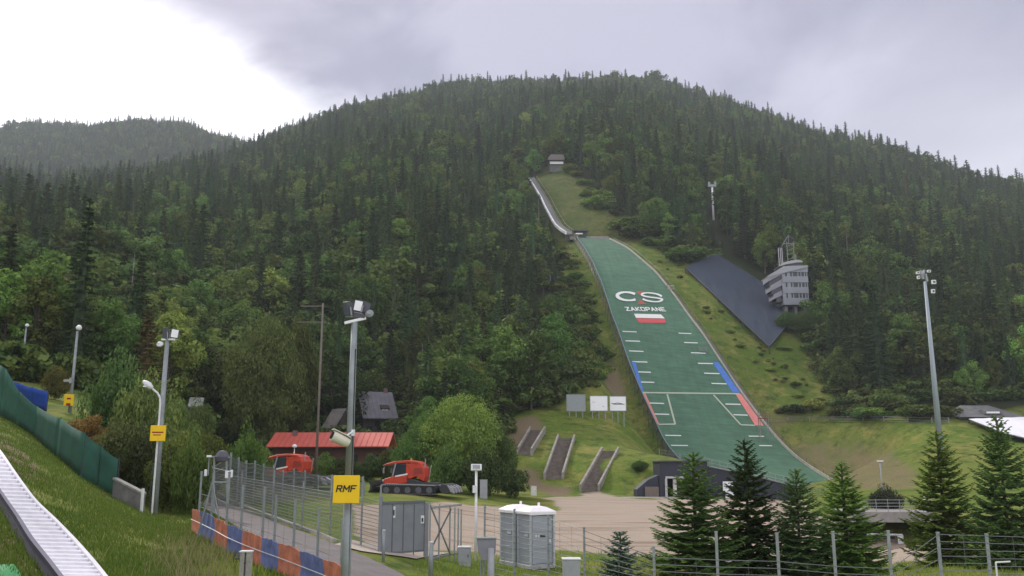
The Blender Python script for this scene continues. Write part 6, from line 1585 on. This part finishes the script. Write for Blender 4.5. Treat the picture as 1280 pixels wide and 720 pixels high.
# left wing: balcony bands stepping down along the hill
pt = lambda pts_: [((u-997)*k_, (382-v)*k_) for u, v in pts_]
for up, lo_, w0, w1 in (([(980,333),(961,344),(961,351),(980,341)], [(980,341),(962.5,351),(962.5,356),(980,347)], -.1, 5), ([(980,347),(964,356),(964,363),(980,355)], [(980,355),(966,362),(966,367),(980,361)], .3, 5.2), ([(980,361),(968,367),(968,373),(980,368)], [(980,368),(972,372),(972,377),(980,376)], .6, 5.4)):
    b = MB(); b.prism(pt(up)[::-1], w0, w1); o = build('wing_balcony', b, twr, e)
    b = MB(); b.prism(pt(lo_)[::-1], w0+.5, w1-.2); build('wing_windows', b, twd, o)
b = MB(); b.prism([((982-997)*k_, (382-331)*k_), ((1013-997)*k_, (382-329.8)*k_), ((1013-997)*k_, (382-332)*k_), ((961-997)*k_, (382-345)*k_), ((961-997)*k_, (382-343.5)*k_)], -.3, 6.3); build('roof', b, mat('tower_roof', (.30, .31, .33), .7), e)
b = MB(); pts_ = [(975, 331), (983, 325.5), (993, 322.8), (1002, 321.8), (1007, 323), (1008, 325), (1000, 325.5), (988, 327.5)]; b.prism([((u-997)*k_, (382-v)*k_) for u, v in pts_], .4, 5); build('roof_canopy', b, mat('canopy_grey', (.34, .34, .34), .6), e)
b = MB(); b.box((0, 2.5, (382-328)*k_), (4, 3, 1.2)); build('roof_room', b, twd, e)
for u in (978, 980.5, 982.5): b = MB(); b.tube(T3(u, 330, .8), T3(u, 305.5, .8), .10, n=6); build('antenna', b, mat('antenna_pale', (.5, .5, .5), .6), e)
b = MB()
for u in (991, 999.5): b.tube(T3(u, 324, 2), T3(u, 296, 2), .12, n=6)
for v in (302, 308, 314, 320): b.tube(T3(991, v, 2), T3(999.5, v-3, 2), .07, n=5)
b.tube(T3(987, 299, 2), T3(1004, 298, 2), .12, n=6); b.tube(T3(993.5, 300, 2), T3(993.5, 287, 2), .09, n=6); b.path([T3(984, 303, 2), T3(993.5, 288, 2), T3(1000, 292, 2)], .07, 5); b.tube(T3(1000, 322, 1), T3(1000, 314, 1), .15, n=6); build('lattice_mast', b, mat('lattice', (.2, .2, .21), .6), e)
b = MB(); hb = O[2]-gz_
for u in (984, 996, 1008): b.box(((u-997)*k_, 3, -hb/2-.5), (.8, 4, hb+1.0))
build('leg', b, mat('tower_leg', (.16, .16, .17), .9), e)
# slender stakes left of the slope
e = thing('stake_fence', 'row of tall grey stakes with dark netting on the slope left of the landing', 'stake fence', tuple(hit(685, 352, 150))); o0 = Vector(e.location)
sp_ = [(668,318,340),(673,321,352),(678,326,357),(683,326,358),(688,333,361),(693,336,363),(698,345,366)]
for u, vt, vb in sp_:
    p = px(u, vb, o0.y); b = MB(); g = ground(p.x, o0.y); b.tube((p.x-o0.x, 0, g-.5-o0.z), (p.x-o0.x-.1, 0, ZC+qv(vt)*o0.y-o0.z), .16, .10, 6); build('stake', b, mat('stake_grey', (.30, .30, .33), .8), e)
b = MB()
for a_, c_ in zip(sp_[1:-1], sp_[2:]):
    q = [px(a_[0], a_[2]-6, o0.y), px(c_[0], c_[2]-6, o0.y), px(c_[0], c_[1]+5, o0.y), px(a_[0], a_[1]+5, o0.y)]; b.face([v_-o0+Vector((0, .3, 0)) for v_ in q])
o = build('netting', b, mat('net_slate', (.06, .065, .09), .9), e); sm = o.modifiers.new('thick', 'SOLIDIFY'); sm.thickness = .05
# small platforms along the right edge
for u, v, d, lb in ((838, 366, 251, 'small pale coach platform beside the CS lettering'), (878.5, 446, 222, 'small grey platform beside the right edge near the blue strip'), (954, 523, 192, 'small red box beside the right edge near the red strip')):
    p = px(u, v, d); g = ground(p.x, d); e = thing('platform', lb, 'platform', (p.x, d, g)); mm = pale if d > 240 else wood if d > 200 else mat('box_red', (.3, .04, .03), .7); h = max(.6, p.z-g)
    b = MB(); b.box((0, 0, h), (2.0, 1.4, .15)); build('deck', b, mm, e)
    for sx in (-.9, .9):
        for sy in (-.6, .6): b = MB(); b.box((sx, sy, h/2+.4), (.12, .12, h+.9+1)); build('post', b, wood, e)
    b = MB(); b.box((0, -.6, h+.6), (2, .08, .12)); b.box((0, -.6, h+1.0), (2, .08, .12)); build('railing', b, mm, e)
# ================================================================== GRASS
gmt = leafmat('grass_blades', (.10, .175, .018), (.22, .28, .05), .3)
dry = leafmat('dry_grass', (.30, .30, .12), (.48, .46, .22), .3)
def blades(name, label, n_, gen, hmin, hmax, w, m):
    V = []; T = []; k = 0; g = np.random.default_rng(3)
    for _ in range(n_):
        p = gen()
        if p is None: continue
        x, y = p; z = ground(x, y); h = random.uniform(hmin, hmax); a = random.uniform(0, 6.28); dx, dy = math.cos(a)*w, math.sin(a)*w; lx, ly = random.gauss(0, .35)*h, random.gauss(0, .35)*h
        i = len(V); V += [(x-dx, y-dy, z-.02), (x+dx, y+dy, z-.02), (x+lx+dx*.3, y+ly, z+h)]; T.append((i, i+1, i+2))
    return tag(link(name, npmesh(name, V, T, m, 3)), label, kind='stuff')
slide_l, slide_r = lsP, rsP
def onslide(x, y):
    u, v = proj(x, y, ground(x, y)); return inpoly(u, v, LS+RS[::-1])
roadpoly = [(238,610),(246,622),(262,640),(300,662),(350,690),(400,722),(430,760),(560,760),(505,720),(562,692),(500,686),(440,676),(395,668),(335,646),(290,628),(262,611)]
def gen_left():
    y = 13+47*random.random()**1.3; a = random.uniform(-.62, -.24); x = a*y; u, v = proj(x, y, ground(x, y))
    if u < -20 or v > 745 or inpoly(u, v, LS+RS[::-1]) or inpoly(u, v, roadpoly): return None
    if mnoise.noise(Vector((x*.5, y*.5, 0))) < -.25 and random.random() < .7: return None
    return x, y
blades('grass', 'short green grass covering the left bank and slope', 90000, gen_left, .05, .17, .018, gmt)
def gen_mid():
    u, v = random.uniform(255, 1280), random.uniform(600, 745)
    if inpoly(u, v, roadpoly) or inpoly(u, v, GRAV): return None
    if random.random() < .5: v = random.uniform(690, 745)
    p = hit(u, v, 12)
    if p.y > 70: return None
    if inpoly(u, v, GRAV) or inpoly(u, v, roadpoly): return None
    return p.x+random.uniform(-.3, .3), p.y+random.uniform(-.3, .3)
blades('grass_verge', 'rough grass along the fences and the yard edges', 16000, gen_mid, .08, .3, .02, gmt)
def gen_dry():
    u, v = random.gauss(255, 32), random.gauss(700, 20)
    if v < 655 or v > 745 or u > 300 or inpoly(u, v, roadpoly): return None
    p = hit(u, v, 10); return p.x+random.uniform(-.4, .4), p.y+random.uniform(-.4, .4)
blades('dry_grass', 'tall pale seeding grass beside the orange and blue barrier', 1500, gen_dry, .15, .42, .012, dry)
# ================================================================== HAZE
hz = MB(); hz.box((0, 1150, 330), (4600, 2700, 700)); zlow = float(Z.min())-1.5; hz = MB(); hz.box((0, 1150, (zlow+760)/2), (9000, 2620, 760-zlow))
hm = bpy.data.materials.new('haze'); hm.use_nodes = True; n = hm.node_tree.nodes; n.remove(n['Principled BSDF']); pv = n.new('ShaderNodeVolumePrincipled')
pv.inputs['Color'].default_value = (.82, .88, .93, 1); pv.inputs['Density'].default_value = .0002; pv.inputs['Anisotropy'].default_value = 0
hm.node_tree.links.new(pv.outputs[0], n['Material Output'].inputs['Volume'])
tag(build('haze', hz, hm), 'thin pale haze over the mountain', kind='stuff')
